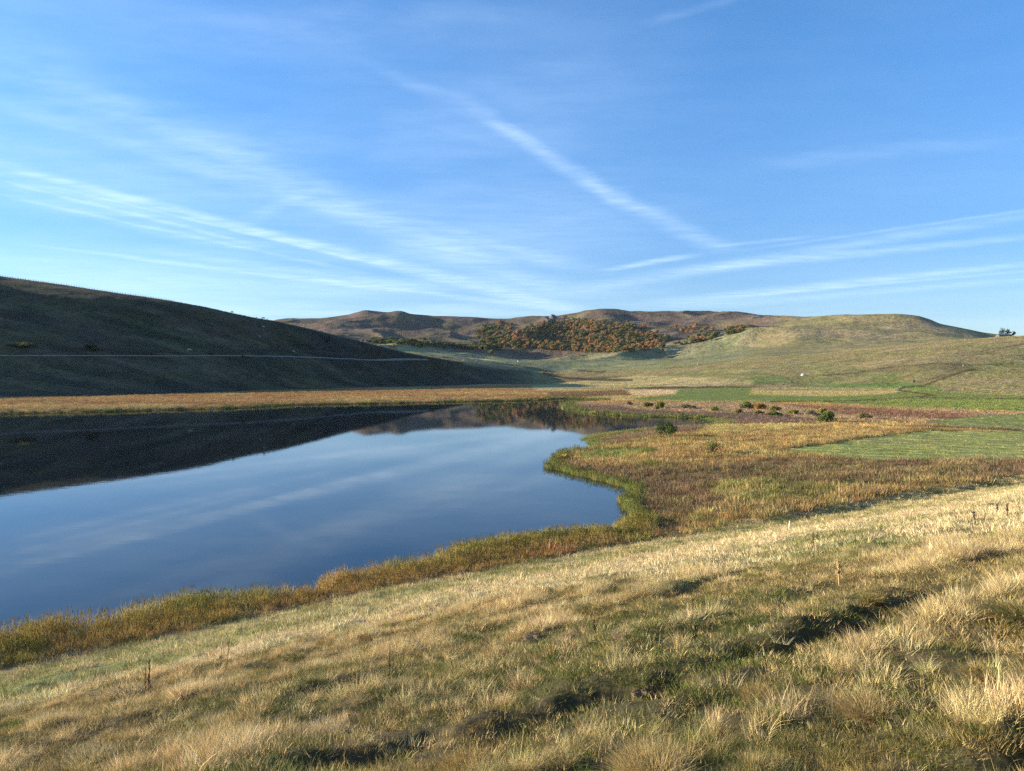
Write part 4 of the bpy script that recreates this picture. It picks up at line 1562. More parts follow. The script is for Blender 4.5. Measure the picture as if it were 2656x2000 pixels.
def turf_bank(name, pts, label, w=3.2, h=1.5):
    P3 = [hit(px, py) for px, py in pts]
    d = np.cumsum([0] + [math.dist(a[:2], b[:2]) for a, b in zip(P3[:-1], P3[1:])])
    n = int(d[-1] / 3)
    q = np.linspace(0, d[-1], n)
    X = np.interp(q, d, [p[0] for p in P3])
    Y = np.interp(q, d, [p[1] for p in P3])
    for _ in range(6):
        X[1:-1] = (X[:-2] + 2 * X[1:-1] + X[2:]) / 4
        Y[1:-1] = (Y[:-2] + 2 * Y[1:-1] + Y[2:]) / 4
    tx, ty = np.gradient(X), np.gradient(Y)
    l = np.hypot(tx, ty)
    nx, ny = -ty / l, tx / l
    rows = []
    for o_, hh in ((-.5, -.3), (-.36, .7), (-.1, 1.0), (.2, .95), (.5, .1), (.6, -.3)):
        ax, ay = X + nx * w * o_, Y + ny * w * o_
        hv = hh * h * (1 + .35 * fbm(ax, ay, 9, 3, 401)) * (sstep(0, 12, q) * sstep(q[-1], q[-1] - 12, q) if hh > 0 else 1)
        rows.append(np.stack([ax, ay, ground_z(ax, ay) + hv], -1))
    V = np.stack(rows, 1).reshape(-1, 3)
    m = 6
    F = [(i * m + j, i * m + j + 1, (i + 1) * m + j + 1, (i + 1) * m + j) for i in range(n - 1) for j in range(m - 1)]
    o = link(name, build_mesh(name, V, np.array(F), mbank))
    tag(o, label, 'earth bank', 'earth banks along the road')
    return o


turf_bank('earth_bank', [(125, 902), (180, 903), (230, 907), (290, 911), (360, 913), (430, 913), (490, 917)], 'long dark turf bank above the left half of the road')
turf_bank('earth_bank', [(525, 913), (600, 914), (680, 910), (720, 907), (770, 910), (840, 917), (890, 919), (960, 924)], 'long dark turf bank above the right half of the road')

# ------------------------------------------------------------------ fences
mpost, t_, b_ = principled('weathered_post', .85, .2)
b_.inputs['Base Color'].default_value = (.17, .15, .13, 1)


def post_mesh(name, w, h):
    V = [(sx * w / 2, sy * w / 2, -.3) for sx, sy in ((-1, -1), (1, -1), (1, 1), (-1, 1))]
    V += [(v[0] * .9, v[1] * .9, h * .94) for v in V[:4]]
    V += [(0, 0, h)]
    F = [(0, 1, 5), (0, 5, 4), (1, 2, 6), (1, 6, 5), (2, 3, 7), (2, 7, 6), (3, 0, 4), (3, 4, 7), (4, 5, 8), (5, 6, 8), (6, 7, 8), (7, 4, 8)]
    return build_mesh(name, V, np.array(F), mpost, False)


def fence(label, pts, w=.18, h=1.5, nm='fence'):
    root = empty(nm, pts[0])
    tag(root, label, 'fence')
    me = post_mesh('fence_post', w, h)
    r0 = Vector(pts[0])
    g = np.random.default_rng(3)
    for p in pts:
        o = link('fence_post', me, root)
        o.location = Vector(p) - r0
        o.rotation_euler = (g.normal(0, .05), g.normal(0, .05), g.uniform(0, 3))
        o.scale = (1, 1, g.uniform(.85, 1.12))
    for zz in (.45, .8, 1.15):
        path = [tuple(Vector(p) - r0 + Vector((0, 0, zz))) for p in pts]
        link('wire', tubes('wire', [(path, [.012] * len(path))], mpost, 3), root)


def crest_point(px, back=0.0):
    th = math.atan((px - 1328) / FPX)
    ti = int(round(np.interp(th, TH, np.arange(NT))))
    # the ridge as seen from the viewpoint: highest elevation angle between 500 and 1000 m
    m = (RR > 520) & (RR < 1000)
    el = (GZ[ti] - CAM_Z) / RR
    k = int(np.argmax(np.where(m, el, -9)))
    r = RR[k] + back
    x, y = r * math.sin(th), r * math.cos(th)
    return x, y, float(ground_z(x, y)[0])


fence('line of small fence posts along the skyline of the left hill', [crest_point(px, 0) for px in np.arange(-95, 455, 6.6)], .2, 1.5)
fence('short row of fence posts in the sunlit valley behind the hill spur', [hit(px, 930 + (px - 1190) * .06) for px in np.arange(1190, 1236, 4.2)], .25, 1.4)
fence('pair of grey gate posts beside the stream hollow', [hit(px, 967) for px in (1539, 1551)], .45, 3.4)

# ------------------------------------------------------------------ cattle
mdark, t_, b_ = principled('dark_hide', .7, .3)
b_.inputs['Base Color'].default_value = (.022, .016, .013, 1)
mpale, t_, b_ = principled('cream_hide', .75, .3)
b_.inputs['Base Color'].default_value = (.48, .42, .34, 1)
mred, t_, b_ = principled('red_hide', .75, .3)
b_.inputs['Base Color'].default_value = (.10, .035, .018, 1)


def cow_mesh(name, graze, mat):
    P_ = [(-.95, 0, 1.05), (-.55, 0, 1.08), (0, 0, 1.0), (.5, 0, 1.06), (.85, 0, 1.1)]
    Rr = [.27, .36, .42, .38, .27]
    if graze:
        P_ += [(1.15, 0, .78), (1.32, 0, .42), (1.38, 0, .16)]
    else:
        P_ += [(1.15, 0, 1.3), (1.36, 0, 1.42), (1.62, 0, 1.26)]
    Rr += [.19, .15, .09]
    E = [(i, i + 1) for i in range(7)]
    for bx, bi, by in ((-.78, 1, .2), (-.78, 1, -.2), (.62, 3, .18), (.62, 3, -.18)):
        k = len(P_)
        if bx < 0:
            leg = [(bx, by, .78), (bx - .1, by, .48), (bx + .02, by, .0)]
        else:
            leg = [(bx, by, .72), (bx + .03, by, .42), (bx, by, .0)]
        P_ += leg
        Rr += [.15, .075, .06]
        E += [(bi, k), (k, k + 1), (k + 1, k + 2)]
    k = len(P_)                                    # tail
    P_ += [(-1.12, 0, .85), (-1.15, 0, .4)]
    Rr += [.035, .03]
    E += [(0, k), (k, k + 1)]
    k = len(P_)                                    # ears
    h = P_[6]
    P_ += [(h[0], .22, h[2] + .05), (h[0], -.22, h[2] + .05)]
    Rr += [.035, .035]
    E += [(6, k), (6, k + 1)]
    me = bpy.data.meshes.new(name + '_cage')
    me.from_pydata(P_, E, [])
    o = bpy.data.objects.new(name + '_cage', me)
    COL.objects.link(o)
    md = o.modifiers.new('skin', 'SKIN')
    for i, v in enumerate(me.skin_vertices[0].data):
        v.radius = (Rr[i], Rr[i])
        v.use_root = (i == 2)
    o.modifiers.new('sub', 'SUBSURF').levels = 1
    dg = bpy.context.evaluated_depsgraph_get()
    out = bpy.data.meshes.new_from_object(o.evaluated_get(dg))
    bpy.data.objects.remove(o)
    out.name = name
    out.materials.clear()
    out.materials.append(mat)
    out.polygons.foreach_set('use_smooth', np.full(len(out.polygons), True))
    return out


COWS = {(c, p): cow_mesh('cow', p, m) for c, m in (('dark', mdark), ('pale', mpale), ('red', mred)) for p in (True, False)}


def cow(label, color, graze, loc, rz, s=1.0):
    o = link('cow', COWS[(color, graze)])
    o.location = loc
    o.rotation_euler = (0, 0, rz)
    o.scale = (s, s, s)
    tag(o, label, 'cow', 'cattle grazing on the hills')


cow('dark cow grazing on the skyline, uppermost on the left hill', 'dark', True, crest_point(603, -1), -.4, 1.25)
cow('dark cow on the skyline lower down the left hill, beside a pale calf', 'dark', True, crest_point(684, -1), 3.3, 1.25)
cow('tiny pale calf on the skyline just right of the second dark cow', 'pale', False, crest_point(694, -1), .2, .7)
cow('pale cow lying low on the skyline left of the second dark cow', 'pale', True, crest_point(666, -2), 2.9, .8)
cow('dark cow on the sunlit brow of the hill below the skyline pair', 'dark', True, hit(749, 848), .4)
cow('dark cow on the sunlit brow halfway down the hill spur', 'dark', False, hit(818, 863), 1.2)
cow('dark cow standing in sun at the shadow edge of the hill spur', 'dark', False, hit(1061, 924), 1.0, 1.2)
cow('small cream cow just right of the dark cow at the shadow edge', 'pale', False, hit(1072, 919), 1.9, .8)
cow('reddish cow in the sunlit grass above the road', 'red', True, hit(1119, 926), .3)
cow('dark cow close above the end of the road', 'dark', True, hit(1123, 932), 2.8)
cow('left one of two dark cows side by side in the valley', 'dark', True, hit(1153, 930), 3.3, 1.25)
cow('right one of two dark cows side by side in the valley', 'dark', True, hit(1161, 930), .1, 1.25)
cow('dark cow at the left end of the far row below the tree line', 'dark', True, hit(1124, 911), .1, 1.3)
cow('cream cow in the middle of the far row below the tree line', 'pale', False, hit(1131, 911), .1, 1.3)
cow('dark cow at the right end of the far row below the tree line', 'dark', True, hit(1136, 911), 3, 1.3)
cow('dark cow alone right of the far row below the tree line', 'dark', False, hit(1166, 912), 2, 1.2)
cow('white cow standing in sun where the track leaves the fence', 'pale', False, hit(1235, 938), 1.2, 1.35)
cow('white cow on the crest of the green rise in the middle distance', 'pale', True, hit(1812, 948), 3.3, 1.5)
cow('pale cow in shade above the road near the end of the turf bank', 'pale', True, hit(491, 911), .3, 1.3)
cow('pale cow in shade high on the hill below the skyline pair', 'pale', True, hit(683, 850), .2)
cow('pale cow in shade halfway up the hillside', 'pale', False, hit(674, 875), 2.7)
cow('pale cow in shade beside the right turf bank', 'pale', False, hit(761, 914), 1.0)
cow('small pale cow beside the dark flush on the right ridge', 'pale', False, hit(2498, 950), 1.1, .8)
cow('dark cow at the corner of the green meadow on the right', 'dark', True, hit(2371, 993), 1.3, 1.4)

# ------------------------------------------------------------------ rocks
mrock, t_, b_ = principled('lichen_rock', .9, .2)
f_ = noise_node(t_, N(t_, 'ShaderNodeTexCoord').outputs['Object'], .5, 5)
cr = N(t_, 'ShaderNodeMix', data_type='RGBA')
L(t_, f_, cr.inputs['Factor'])
cr.inputs[6].default_value = (.07, .068, .062, 1)
cr.inputs[7].default_value = (.19, .18, .165, 1)
L(t_, cr.outputs[2], b_.inputs['Base Color'])


mpale_rock, t_, b_ = principled('pale_rock', .85, .3)
b_.inputs['Base Color'].default_value = (.50, .52, .55, 1)


def rock_mesh(name, sx, sy, sz, seed, sub=3, rough=.35, mat=None):
    bm = bmesh.new()
    bmesh.ops.create_icosphere(bm, subdivisions=sub, radius=1)
    P_ = np.array([v.co for v in bm.verts])
    n1 = fbm(P_[:, 0] * 2 + seed + P_[:, 2], P_[:, 1] * 2 - P_[:, 2] * 1.3, 1.2, 3, seed)
    n1 = np.round(n1 * 6) / 6 * .7 + n1 * .3
    for v, d in zip(bm.verts, n1):
        q = v.co * (1 + rough * d)
        q.z = max(q.z, -.35)
        v.co = (q.x * sx, q.y * sy, q.z * sz)
    me = bpy.data.meshes.new(name)
    bm.to_mesh(me)
    bm.free()
    me.materials.append(mat or mrock)
    return me


def rock(name, label, cat, px, py, wpx, hpx, seed, group=None, mat=None, sub=3, rmin=0, rough=.35, sink=.15):
    x, y, z = hit(px, py, rmin)
    w, h = wpx * y / FPX, hpx * y / FPX
    o = link(name, rock_mesh(name, w / 2, w * .42, h * .9, seed, sub, rough, mat))
    o.location = (x, y, z + h * .05 - h * sink)
    tag(o, label, cat, group)
    return o


rock('rock_outcrop', 'grey rock tower jutting from the skyline above the autumn wood', 'rock', 1434, 827, 19, 12, 3, rough=.35, sink=0)
rock('crag', 'grey crag below the rock tower at the top of the wood', 'rock', 1424, 834, 20, 9, 9, rough=.6)
rock('crag', 'pale crag showing through the trees of the autumn wood', 'rock', 1603, 849, 14, 8, 12, rough=.6)
rock('crag', 'low dark cliff on the skyline right of the heather plateau', 'rock', 1962, 823, 26, 5, 14, rough=.6, sink=.3)
rock('boulder', 'pale grey block lying on the green slope at the right', 'boulder', 2083, 974, 11, 7, 21, sub=2, rough=.25, mat=mpale_rock)
rock('boulder', 'small pale stone left of the pale grey block on the slope', 'boulder', 2004, 979, 5, 2.5, 22, sub=2, rough=.25)

# ------------------------------------------------------------------ barn and pines on the right skyline
def at_px(px, D):
    x = (px - 1328) / FPX * D
    return x, D, float(ground_z(x, D)[0])


mroof, t_, b_ = principled('slate_roof', .6, .4)
b_.inputs['Base Color'].default_value = (.12, .13, .15, 1)
mwall, t_, b_ = principled('barn_wall', .9, .2)
b_.inputs['Base Color'].default_value = (.12, .11, .10, 1)


def barn(name, label, loc, Lx, Ly, hw, hr, rz, wallm, roofm):
    r = empty(name, loc, rz)
    tag(r, label, 'barn' if name == 'barn' else 'hut')
    a, b = Lx / 2, Ly / 2
    V = [(-a, -b, -2), (a, -b, -2), (a, b, -2), (-a, b, -2), (-a, -b, hw), (a, -b, hw), (a, b, hw), (-a, b, hw), (-a, 0, hr - .15), (a, 0, hr - .15)]
    F = [(0, 1, 5), (0, 5, 4), (2, 3, 7), (2, 7, 6), (1, 2, 6), (1, 6, 5), (3, 0, 4), (3, 4, 7), (4, 7, 8), (5, 9, 6)]
    link('wall', build_mesh('wall', V, np.array(F), wallm, False), r)
    e = .5
    V = []
    for z in (0, -.18):
        V += [(-a - e, -b - e, hw - .2 + z), (a + e, -b - e, hw - .2 + z), (a + e, 0, hr + z), (-a - e, 0, hr + z), (a + e, b + e, hw - .2 + z), (-a - e, b + e, hw - .2 + z)]
    F = [(0, 1, 2, 3), (3, 2, 4, 5), (6, 9, 8, 7), (9, 11, 10, 8), (0, 6, 7, 1), (5, 4, 10, 11), (1, 7, 8, 2), (2, 8, 10, 4), (0, 3, 9, 6), (3, 5, 11, 9)]
    link('roof', build_mesh('roof', V, np.array(F), roofm, False), r)
    # a door and two small windows in the long wall
    for nm, cx_, w, z0, z1 in (('door', 0, Lx * .16, 0, hw * .8), ('window', -Lx * .3, Lx * .06, hw * .4, hw * .75), ('window', Lx * .3, Lx * .06, hw * .4, hw * .75)):
        y0, y1 = -b - .06, -b + .05
        V = [(cx_ - w / 2, y0, z0), (cx_ + w / 2, y0, z0), (cx_ + w / 2, y1, z0), (cx_ - w / 2, y1, z0)]
        V += [(v[0], v[1], z1) for v in V]
        F = [(0, 1, 5, 4), (1, 2, 6, 5), (3, 0, 4, 7), (4, 5, 6, 7), (0, 3, 2, 1)]
        link(nm, build_mesh(nm, V, np.array(F), mpost, False), r)
    return r


bx_, by_, bz_ = at_px(2602, 975)
want = CAM_Z + (957 - 873) / FPX * by_
barn('barn', 'long low grey roofed barn in front of the pines on the right skyline', (bx_, by_, max(bz_, want - .2)), 17, 7, 1.8, 3.4, .05, mwall, mroof)
mwhite, t_, b_ = principled('limewash', .9, .2)
b_.inputs['Base Color'].default_value = (.75, .72, .66, 1)
hx, hy, hz = hit(1347, 938)
barn('stone_hut', 'tiny white hut by the hollow in the sunlit valley', (hx, hy, hz), 5.5, 4, 2.6, 4.2, .1, mwhite, mroof)


def pine(label, px, D, base_py, h, w, seed):
    x, y, z = at_px(px, D)
    z = max(z - .3, CAM_Z + (957 - base_py) / FPX * D)
    g = np.random.default_rng(seed)
    root = empty('pine_tree', (x, y, z))
    tag(root, label, 'pine tree', 'pines on the right skyline')
    link('trunk', tubes('trunk', [([(0, 0, -1), (.1, 0, h * .5), (0, .1, h * .9)], [.35, .25, .08])]), root)
    bl = [(g.normal(0, w * .16), g.normal(0, w * .16), h * u, w * .5 * q, w * .5 * q, h * .14) for u, q in ((.35, .8), (.5, .95), (.65, .85), (.8, .6), (.92, .3))]
    link('crown', leaf_cloud('crown', g, bl, 500, .9, [G_DARK * .8, G_DARK * 1.2]), root)


pine('largest dark pine behind the left half of the barn', 2597, 1000, 873, 11.5, 8, 71)
pine('dark pine behind the right half of the barn', 2612, 1000, 873, 10.5, 6.5, 72)
pine('smallest dark pine at the right end of the barn', 2628, 1000, 873, 7, 4, 73)

# ------------------------------------------------------------------ far woods
FAR_COLS = {'orange': [np.array([.39, .19, .07]), np.array([.33, .20, .075])], 'dark green': [G_DARK * 1.05, G_MID * .55], 'olive green': [G_MID * .75, G_OLV * .65],
            'russet': [G_BRN * .9, np.array([.25, .13, .07])], 'yellow green': [G_YEL * .6, G_MID * .95]}
FAR_MESH = {}
for ci, (cn, cl) in enumerate(FAR_COLS.items()):
    FAR_MESH[cn] = []
    for v in range(3):
        g = np.random.default_rng(500 + 10 * ci + v)
        bl = [(g.normal(0, 1.7), g.normal(0, 1.7), 5.2 + g.normal(0, .8), 3.0, 3.0, 2.6) for _ in range(4)] + [(0, 0, 6.0, 3.2, 3.2, 3.0)]
        me = leaf_cloud('deciduous_tree', g, bl, 190, 2.0, cl)
        FAR_MESH[cn].append(me)
# short trunks in the same mesh
for lst in FAR_MESH.values():
    for me in lst:
        bm = bmesh.new()
        bm.from_mesh(me)
        tl = bm.verts.layers.float_color['tint']
        bl_ = bm.verts.layers.float['bv']
        ring = []
        for zz, r in ((-1.5, .45), (5, .25)):
            rg = []
            for s in range(5):
                v = bm.verts.new((math.cos(s * 1.257) * r, math.sin(s * 1.257) * r, zz))
                v[tl] = (.07, .055, .045, 1)
                v[bl_] = .5
                rg.append(v)
            ring.append(rg)
        for s in range(5):
            bm.faces.new((ring[0][s], ring[0][(s + 1) % 5], ring[1][(s + 1) % 5], ring[1][s]))
        bm.to_mesh(me)
        bm.free()

WOODS = [
    ([(1305, 906), (1330, 872), (1360, 852), (1420, 838), (1455, 834), (1500, 829), (1560, 838), (1600, 842), (1640, 846), (1650, 862), (1700, 868), (1740, 880), (1720, 895), (1690, 906), (1650, 912), (1560, 917), (1500, 913), (1400, 906)], 1400, .37),
    ([(1245, 850), (1300, 838), (1330, 845), (1330, 870), (1310, 900), (1250, 898), (1235, 880)], 230, .14),
    ([(940, 886), (1010, 884), (1150, 896), (1250, 900), (1300, 904), (1300, 909), (1200, 907), (1080, 897), (940, 890)], 260, .05),
    ([(1560, 848), (1660, 846), (1800, 848), (1870, 862), (1800, 868), (1700, 858)], 26, .5),
    ([(1755, 903), (1830, 884), (1900, 868), (1950, 852), (1930, 849), (1860, 862), (1790, 880), (1740, 900)], 70, .12),
    ([(1790, 876), (1810, 872), (1822, 884), (1800, 892)], 14, .8),
]
WT = []
rw = np.random.default_rng(77)
for poly, cnt, orange in WOODS:
    xs = [p[0] for p in poly]
    ys = [p[1] for p in poly]
    k = 0
    while k < cnt:
        px, py = rw.uniform(min(xs), max(xs)), rw.uniform(min(ys), max(ys))
        if not in_poly(np.array([px]), np.array([py]), poly)[0]:
            continue
        k += 1
        cl = rw.uniform()
        patch = float(vnoise(np.array([px / 22.0]), np.array([py / 11.0]), 5)[0])
        o_ = orange * (.3 + 1.5 * patch)
        cn = 'orange' if cl < o_ else 'russet' if cl < o_ + .09 else 'dark green' if cl < .62 else 'yellow green' if cl > .93 else 'olive green'
        if rw.uniform() < .16:
            px, py = px + rw.normal(0, 16), py + rw.normal(0, 6)
        x, y, z = hit(px, py, 1100)
        WT.append((x, y, z, cn, rw.uniform(.7, 1.5) ** 1.2, rw.uniform(0, 6.28), px, py))
WT.sort(key=lambda w: -w[4] / w[1])


def wood_label(cn, px, py):
    if px < 1235 or (px < 1305 and py > 900):
        where = 'in the long tree line at the foot of the far hills'
    elif px < 1330:
        where = 'in the small wood left of the main wood'
    elif px > 1745 and py > 846 + (px < 1960) * 4:
        where = 'in the gully beside the pale spur' if py > 866 - (px - 1790) * .1 else 'in the sparse row on the heather slope'
    elif px > 1655 and py < 866:
        where = 'in the sparse row on the heather slope'
    else:
        where = ('at the top' if py < 858 else 'at the foot' if py > 893 else 'in the middle') + (' left' if px < 1450 else ' right' if px > 1590 else ' centre') + ' of the main wood'
    return {'orange': 'bright orange', 'russet': 'rusty brown'}.get(cn, cn) + ' tree ' + where


for i, (x, y, z, cn, s, rz, px, py) in enumerate(WT[:295]):
    o = link('deciduous_tree', FAR_MESH[cn][i % 3])
    o.location = (x, y, z)
    o.rotation_euler = (0, 0, rz)
    o.scale = (s, s, s * .95)
    tag(o, wood_label(cn, px, py), 'tree', cn + ' trees of the far wood')
rest = WT[295:]
cw = proto_collection('wood_tree', [m for l in FAR_MESH.values() for m in l])
order = list(FAR_COLS)
nr = len(rest)
scatter('woodland', 'mixed autumn wood covering the slope under the far heather hill', cw, [(w[0], w[1], w[2]) for w in rest], np.zeros((nr, 2)), np.array([w[5] for w in rest]),
        np.array([[w[4]] * 3 for w in rest]), np.array([order.index(w[3]) * 3 + i % 3 for i, w in enumerate(rest)]), np.ones((nr, 3)))

# ------------------------------------------------------------------ foreground: stalks, tussocks, bare earth
mstalk, t_, b_ = principled('dead_stalk', .85, .2)
b_.inputs['Base Color'].default_value = (.045, .028, .02, 1)
mstalkp, t_, b_ = principled('bleached_stalk', .85, .2)
b_.inputs['Base Color'].default_value = (.42, .30, .14, 1)


def stalk(label, px, py, hpx, lean=0.0, thick=.007, mat=None, seeds=True, group='dead dock stalks standing on the bank', seed=1, fork=0):
    x, y, z = hit(px, py)
    h = hpx * y / FPX
    thick = thick * 1.35
    g = np.random.default_rng(seed)
    root = empty('dead_stalk', (x, y, z - .03))
    tag(root, label, 'dead stalk', group)
    pts = []
    n = 7
    bx, by = 0.0, 0.0
    for i in range(n):
        u = i / (n - 1)
        bx = lean * h * u + g.normal(0, .008)
        by = g.normal(0, .008)
        pts.append((bx, by, h * u))
    rad = [thick * (1.2 - .75 * i / (n - 1)) for i in range(n)]
    link('stem', tubes('stem', [(pts, rad)], mat or mstalk, 6), root)
    for f in range(fork):
        p = Vector(pts[3 + f % 3])
        e = p + Vector((g.choice([-1, 1]) * h * .10, g.normal(0, h * .05), h * .2))
        link('twig', tubes('twig', [([tuple(p), tuple((p + e) / 2 + Vector((0, 0, -.01))), tuple(e)], [thick * .55, thick * .45, thick * .25])], mstalk, 5), root)
    if seeds:
        V, F = [], []
        for i in range(46):
            u = g.uniform(.45, 1.0)
            c = Vector((lean * h * u, 0, h * u)) + Vector((g.normal(0, thick * 1.7), g.normal(0, thick * 1.7), 0))
            s = thick * g.uniform(.7, 1.5)
            k = len(V)
            V += [tuple(c + Vector(d) * s) for d in ((1, 0, 0), (-.5, .87, 0), (-.5, -.87, 0), (0, 0, 1.5), (0, 0, -1.2))]
            F += [(k, k + 1, k + 3), (k + 1, k + 2, k + 3), (k + 2, k, k + 3), (k + 1, k, k + 4), (k + 2, k + 1, k + 4), (k, k + 2, k + 4)]
        link('seed_head', build_mesh('seed_head', V, np.array(F), mat or mstalk, False), root)


stalk('tall thin dark stalk leaning slightly right in the centre of the bank', 1008, 1758, 120, .04, .008, seeds=False, seed=1)
stalk('left stalk of the dark knotted trio beside the pale tussock', 374, 1816, 92, .06, .008, seed=2, fork=2)
stalk('tallest stalk of the dark knotted trio beside the pale tussock', 384, 1818, 112, .05, .009, seed=3, fork=3)
stalk('shortest stalk of the dark knotted trio beside the pale tussock', 393, 1812, 70, -.1, .008, seed=4, fork=1)
stalk('left stalk of the reddish brown pair above the lake side turf', 570, 1738, 68, .10, .009, seeds=False, seed=5)
stalk('right stalk of the reddish brown pair above the lake side turf', 586, 1740, 78, .12, .009, seeds=False, seed=6)
stalk('thick bleached stalk with dark knots on the right of the bank', 2177, 1522, 76, -.05, .016, mstalkp, True, seed=7)
stalk('thin dark stalk leaning right beside the bleached stalk', 2212, 1532, 78, .2, .008, seeds=False, seed=8)
stalk('dark stalk with side twig on the pale grass at the far right', 2530, 1364, 40, -.12, .014, seed=9, fork=2)
stalk('thin stalk just right of the twiggy one at the far right', 2553, 1356, 36, .03, .012, seeds=False, seed=10)
stalk('dark stalk on the pale band, left one of the far right pair', 2586, 1334, 30, .0, .014, seed=11, fork=1)
stalk('dark stalk on the pale band, right one of the far right pair', 2612, 1338, 34, .03, .014, seed=12)
stalk('dark stalk in pale grass above the bleached stalk', 2108, 1428, 48, .02, .012, seed=13, fork=2)
stalk('shorter dark stalk right of the one above the bleached stalk', 2121, 1410, 34, -.1, .011, seed=14)
stalk('dark fallen stalk lying over pale grass in the middle right', 1999, 1424, 16, -1.2, .012, seeds=False, seed=15)
stalk('dark bent stalk over the earth mounds in the middle of the bank', 1545, 1655, 50, -.1, .008, seed=16, fork=3)
stalk('thin stalk in the pale band right of the reed corner', 1850, 1446, 34, -.05, .009, seeds=False, seed=17)
x, y, z = hit(2046, 1372)
o = link('stake', post_mesh('stake', .07, .75))
o.data.materials.clear()
o.data.materials.append(mwhite)
o.location = (x, y, z)
o.rotation_euler = (.06, .1, .4)
tag(o, 'short white stake at the edge of the marsh and the pale grass', 'stake')


def tussock(label, px, py, wpx, col, seed, green=0.0, lean=(-.12, .04)):
    x, y, z = hit(px, py)
    w = wpx * y / FPX * .78
    col = np.asarray(col) * .9
    g = np.random.default_rng(seed)
    n = int(np.clip(500 + w * 2200, 500, 2400))
    me = tuft_mesh('grass_tussock', n, w * .40, w * .15, w * .46, max(.0026, .0006 * y), .42, 1.9, 4, seed, MAT_TUSS, .03, (lean[0] * 1.6 - .05, lean[1]))
    cols = np.repeat([col], len(me.vertices), 0)
    # each blade keeps one colour: straw, green at random
    bv = np.zeros(len(me.vertices), np.float32)
    me.attributes['bv'].data.foreach_get('value', bv)
    pick = (np.modf(bv * 97.13)[0] < green)
    cols[pick] = GRN * 1.4
    set_color(me, cols)
    o = link('grass_tussock', me)
    o.location = (x, y, z - .02)
    o.rotation_euler = (0, 0, g.uniform(-.5, .5))
    tag(o, label, 'tussock', 'grass tussocks on the near bank')


MAT_TUSS = plant_material('tussock_blade', 'tint', .35, False, .5)
GOLD = np.array([.50, .35, .14])
tussock('big pale tussock swept left, beside the three dark knotted stalks', 330, 1812, 120, PALE, 601, .15)
tussock('round green and straw tussock with arching blades left of centre', 690, 1830, 78, DRY, 602, .45)
tussock('dark green tufted tussock above the dark trench left of centre', 765, 1712, 54, DRY * .8, 603, .5)
tussock('small orange tussock above and left of the tall thin stalk', 952, 1662, 44, np.array([.42, .24, .08]), 604, .05)
tussock('huge straw tussock at the bottom of the picture, right of centre', 1690, 2010, 260, DRY, 605, .12, (-.05, .0))
tussock('golden brown tussock with upright stems beside the dark trench', 1975, 1815, 130, GOLD, 606, .12, (.0, .0))
tussock('green bladed tussock below the thick bleached stalk', 2120, 1592, 72, DRY * .9, 607, .5)
tussock('broad pinkish straw tussock in the lower right', 2245, 1850, 190, DRY * .95, 608, .12)
tussock('large yellow green tussock cut by the right edge', 2640, 1600, 150, DRY, 609, .5, (-.2, .0))
tussock('dark green arching tussock above the trench in the middle', 1540, 1592, 84, DRY * .9, 610, .45)
tussock('low straw tussock left of the earth mounds', 1290, 1700, 70, DRY, 611, .2)
tussock('straw tussock bending over the pale earth mound', 1625, 1650, 64, PALE, 612, .1)
tussock('golden tussock at the bottom edge near the centre', 1210, 2000, 170, GOLD, 613, .1, (-.05, 0))
tussock('tussock of tall straw stems at the bottom, left of the huge one', 1460, 1985, 110, DRY, 614, .25)
tussock('green tussock at the left edge above the dark shadow', 30, 1900, 90, GRN * 1.5, 615, .5)
tussock('tall yellow green tussock right of the bleached stalk', 2262, 1560, 70, GOLD, 616, .4, (.05, 0))
tussock('straw tussock in the lower left corner', 240, 1985, 130, PALE * .9, 617, .2)
tussock('bright green broad bladed tussock near the lower right corner', 2540, 1905, 80, LUSH * 1.1, 618, .6, (.1, 0))
tussock('bleached straw tussock left of the bottom centre', 850, 1915, 130, PALE, 619, .1)
tussock('yellow straw tussock in the far right of the lower slope', 2560, 1760, 120, GOLD, 620, .35)

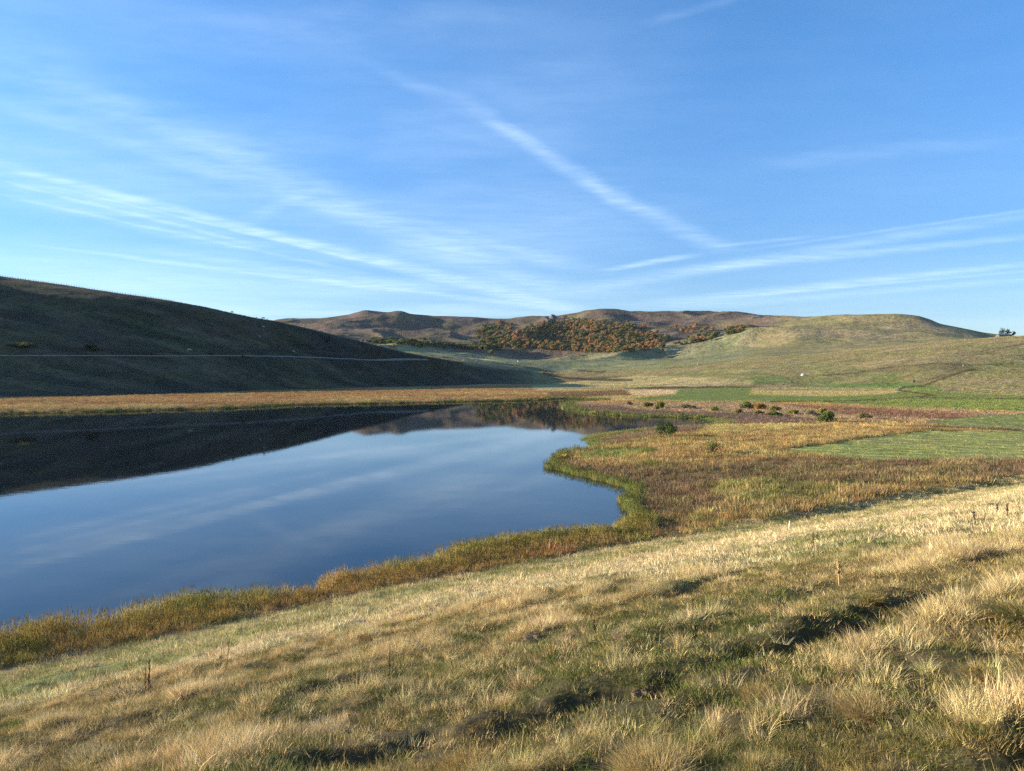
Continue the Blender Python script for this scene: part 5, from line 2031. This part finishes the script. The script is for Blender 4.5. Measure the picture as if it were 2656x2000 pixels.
msoil, t_, b_ = principled('crumbly_soil', .95, .1)
f_ = noise_node(t_, N(t_, 'ShaderNodeTexCoord').outputs['Object'], 30, 5)
cr = N(t_, 'ShaderNodeMix', data_type='RGBA')
L(t_, smooth_range(t_, f_, .35, .65), cr.inputs['Factor'])
cr.inputs[6].default_value = (.05, .034, .024, 1)
cr.inputs[7].default_value = (.20, .145, .085, 1)
L(t_, cr.outputs[2], b_.inputs['Base Color'])
MH = 'crumbly earth mounds in the turf'
for i, (px, py, w, h, lb) in enumerate([
        (1388, 1652, 62, 15, 'crumbly earth mound left of the dark bent stalk'), (1482, 1652, 40, 14, 'small crumbly earth mound just left of the dark bent stalk'),
        (1628, 1652, 56, 16, 'pale earth mound with straw bending over it'), (1530, 1672, 26, 9, 'tiny dark earth mound below the bent stalk'),
        (2268, 1436, 26, 7, 'dark earth scrape in the pale grass at the upper right'), (2386, 1418, 26, 6, 'smaller dark earth scrape farther right in the pale grass'),
        (1672, 1795, 60, 20, 'leafy earth slip in the wall of the long dark trench'), (2232, 1612, 62, 18, 'brown earth slip in the trench below the bleached stalk'),
        (2440, 1560, 50, 14, 'brown crumbly earth at the right end of the upper trench')]):
    x, y, z = hit(px, py)
    w_, h_ = w * y / FPX, h * y / FPX
    me = rock_mesh('earth_mound', w_ / 2, w_ * .45, h_ * .6, 700 + i, 4, .55, msoil)
    o = link('earth_mound', me)
    o.location = (x, y, z - h_ * .1)
    tag(o, lb, 'earth mound', MH)

# ------------------------------------------------------------------ valley haze
hm = bpy.data.materials.new('haze')
hm.use_nodes = True
ht = hm.node_tree
ht.nodes.clear()
pv = N(ht, 'ShaderNodeVolumePrincipled')
pv.inputs['Color'].default_value = (.70, .84, 1.0, 1)
pv.inputs['Density'].default_value = 1.0e-5
ho = N(ht, 'ShaderNodeOutputMaterial')
L(ht, pv.outputs[0], ho.inputs['Volume'])
hb = 6700
top = float(GZ.max()) + 18
hv = [(sx * hb, sy * hb, zz) for zz in (-4.0, top) for sx, sy in ((-1, -1), (1, -1), (1, 1), (-1, 1))]
me = build_mesh('haze', hv, np.array([(0, 3, 2, 1), (4, 5, 6, 7), (0, 1, 5, 4), (1, 2, 6, 5), (2, 3, 7, 6), (3, 0, 4, 7)]), hm, False)
tag(link('haze', me), 'thin blue air between the viewpoint and the far hills', kind='stuff')
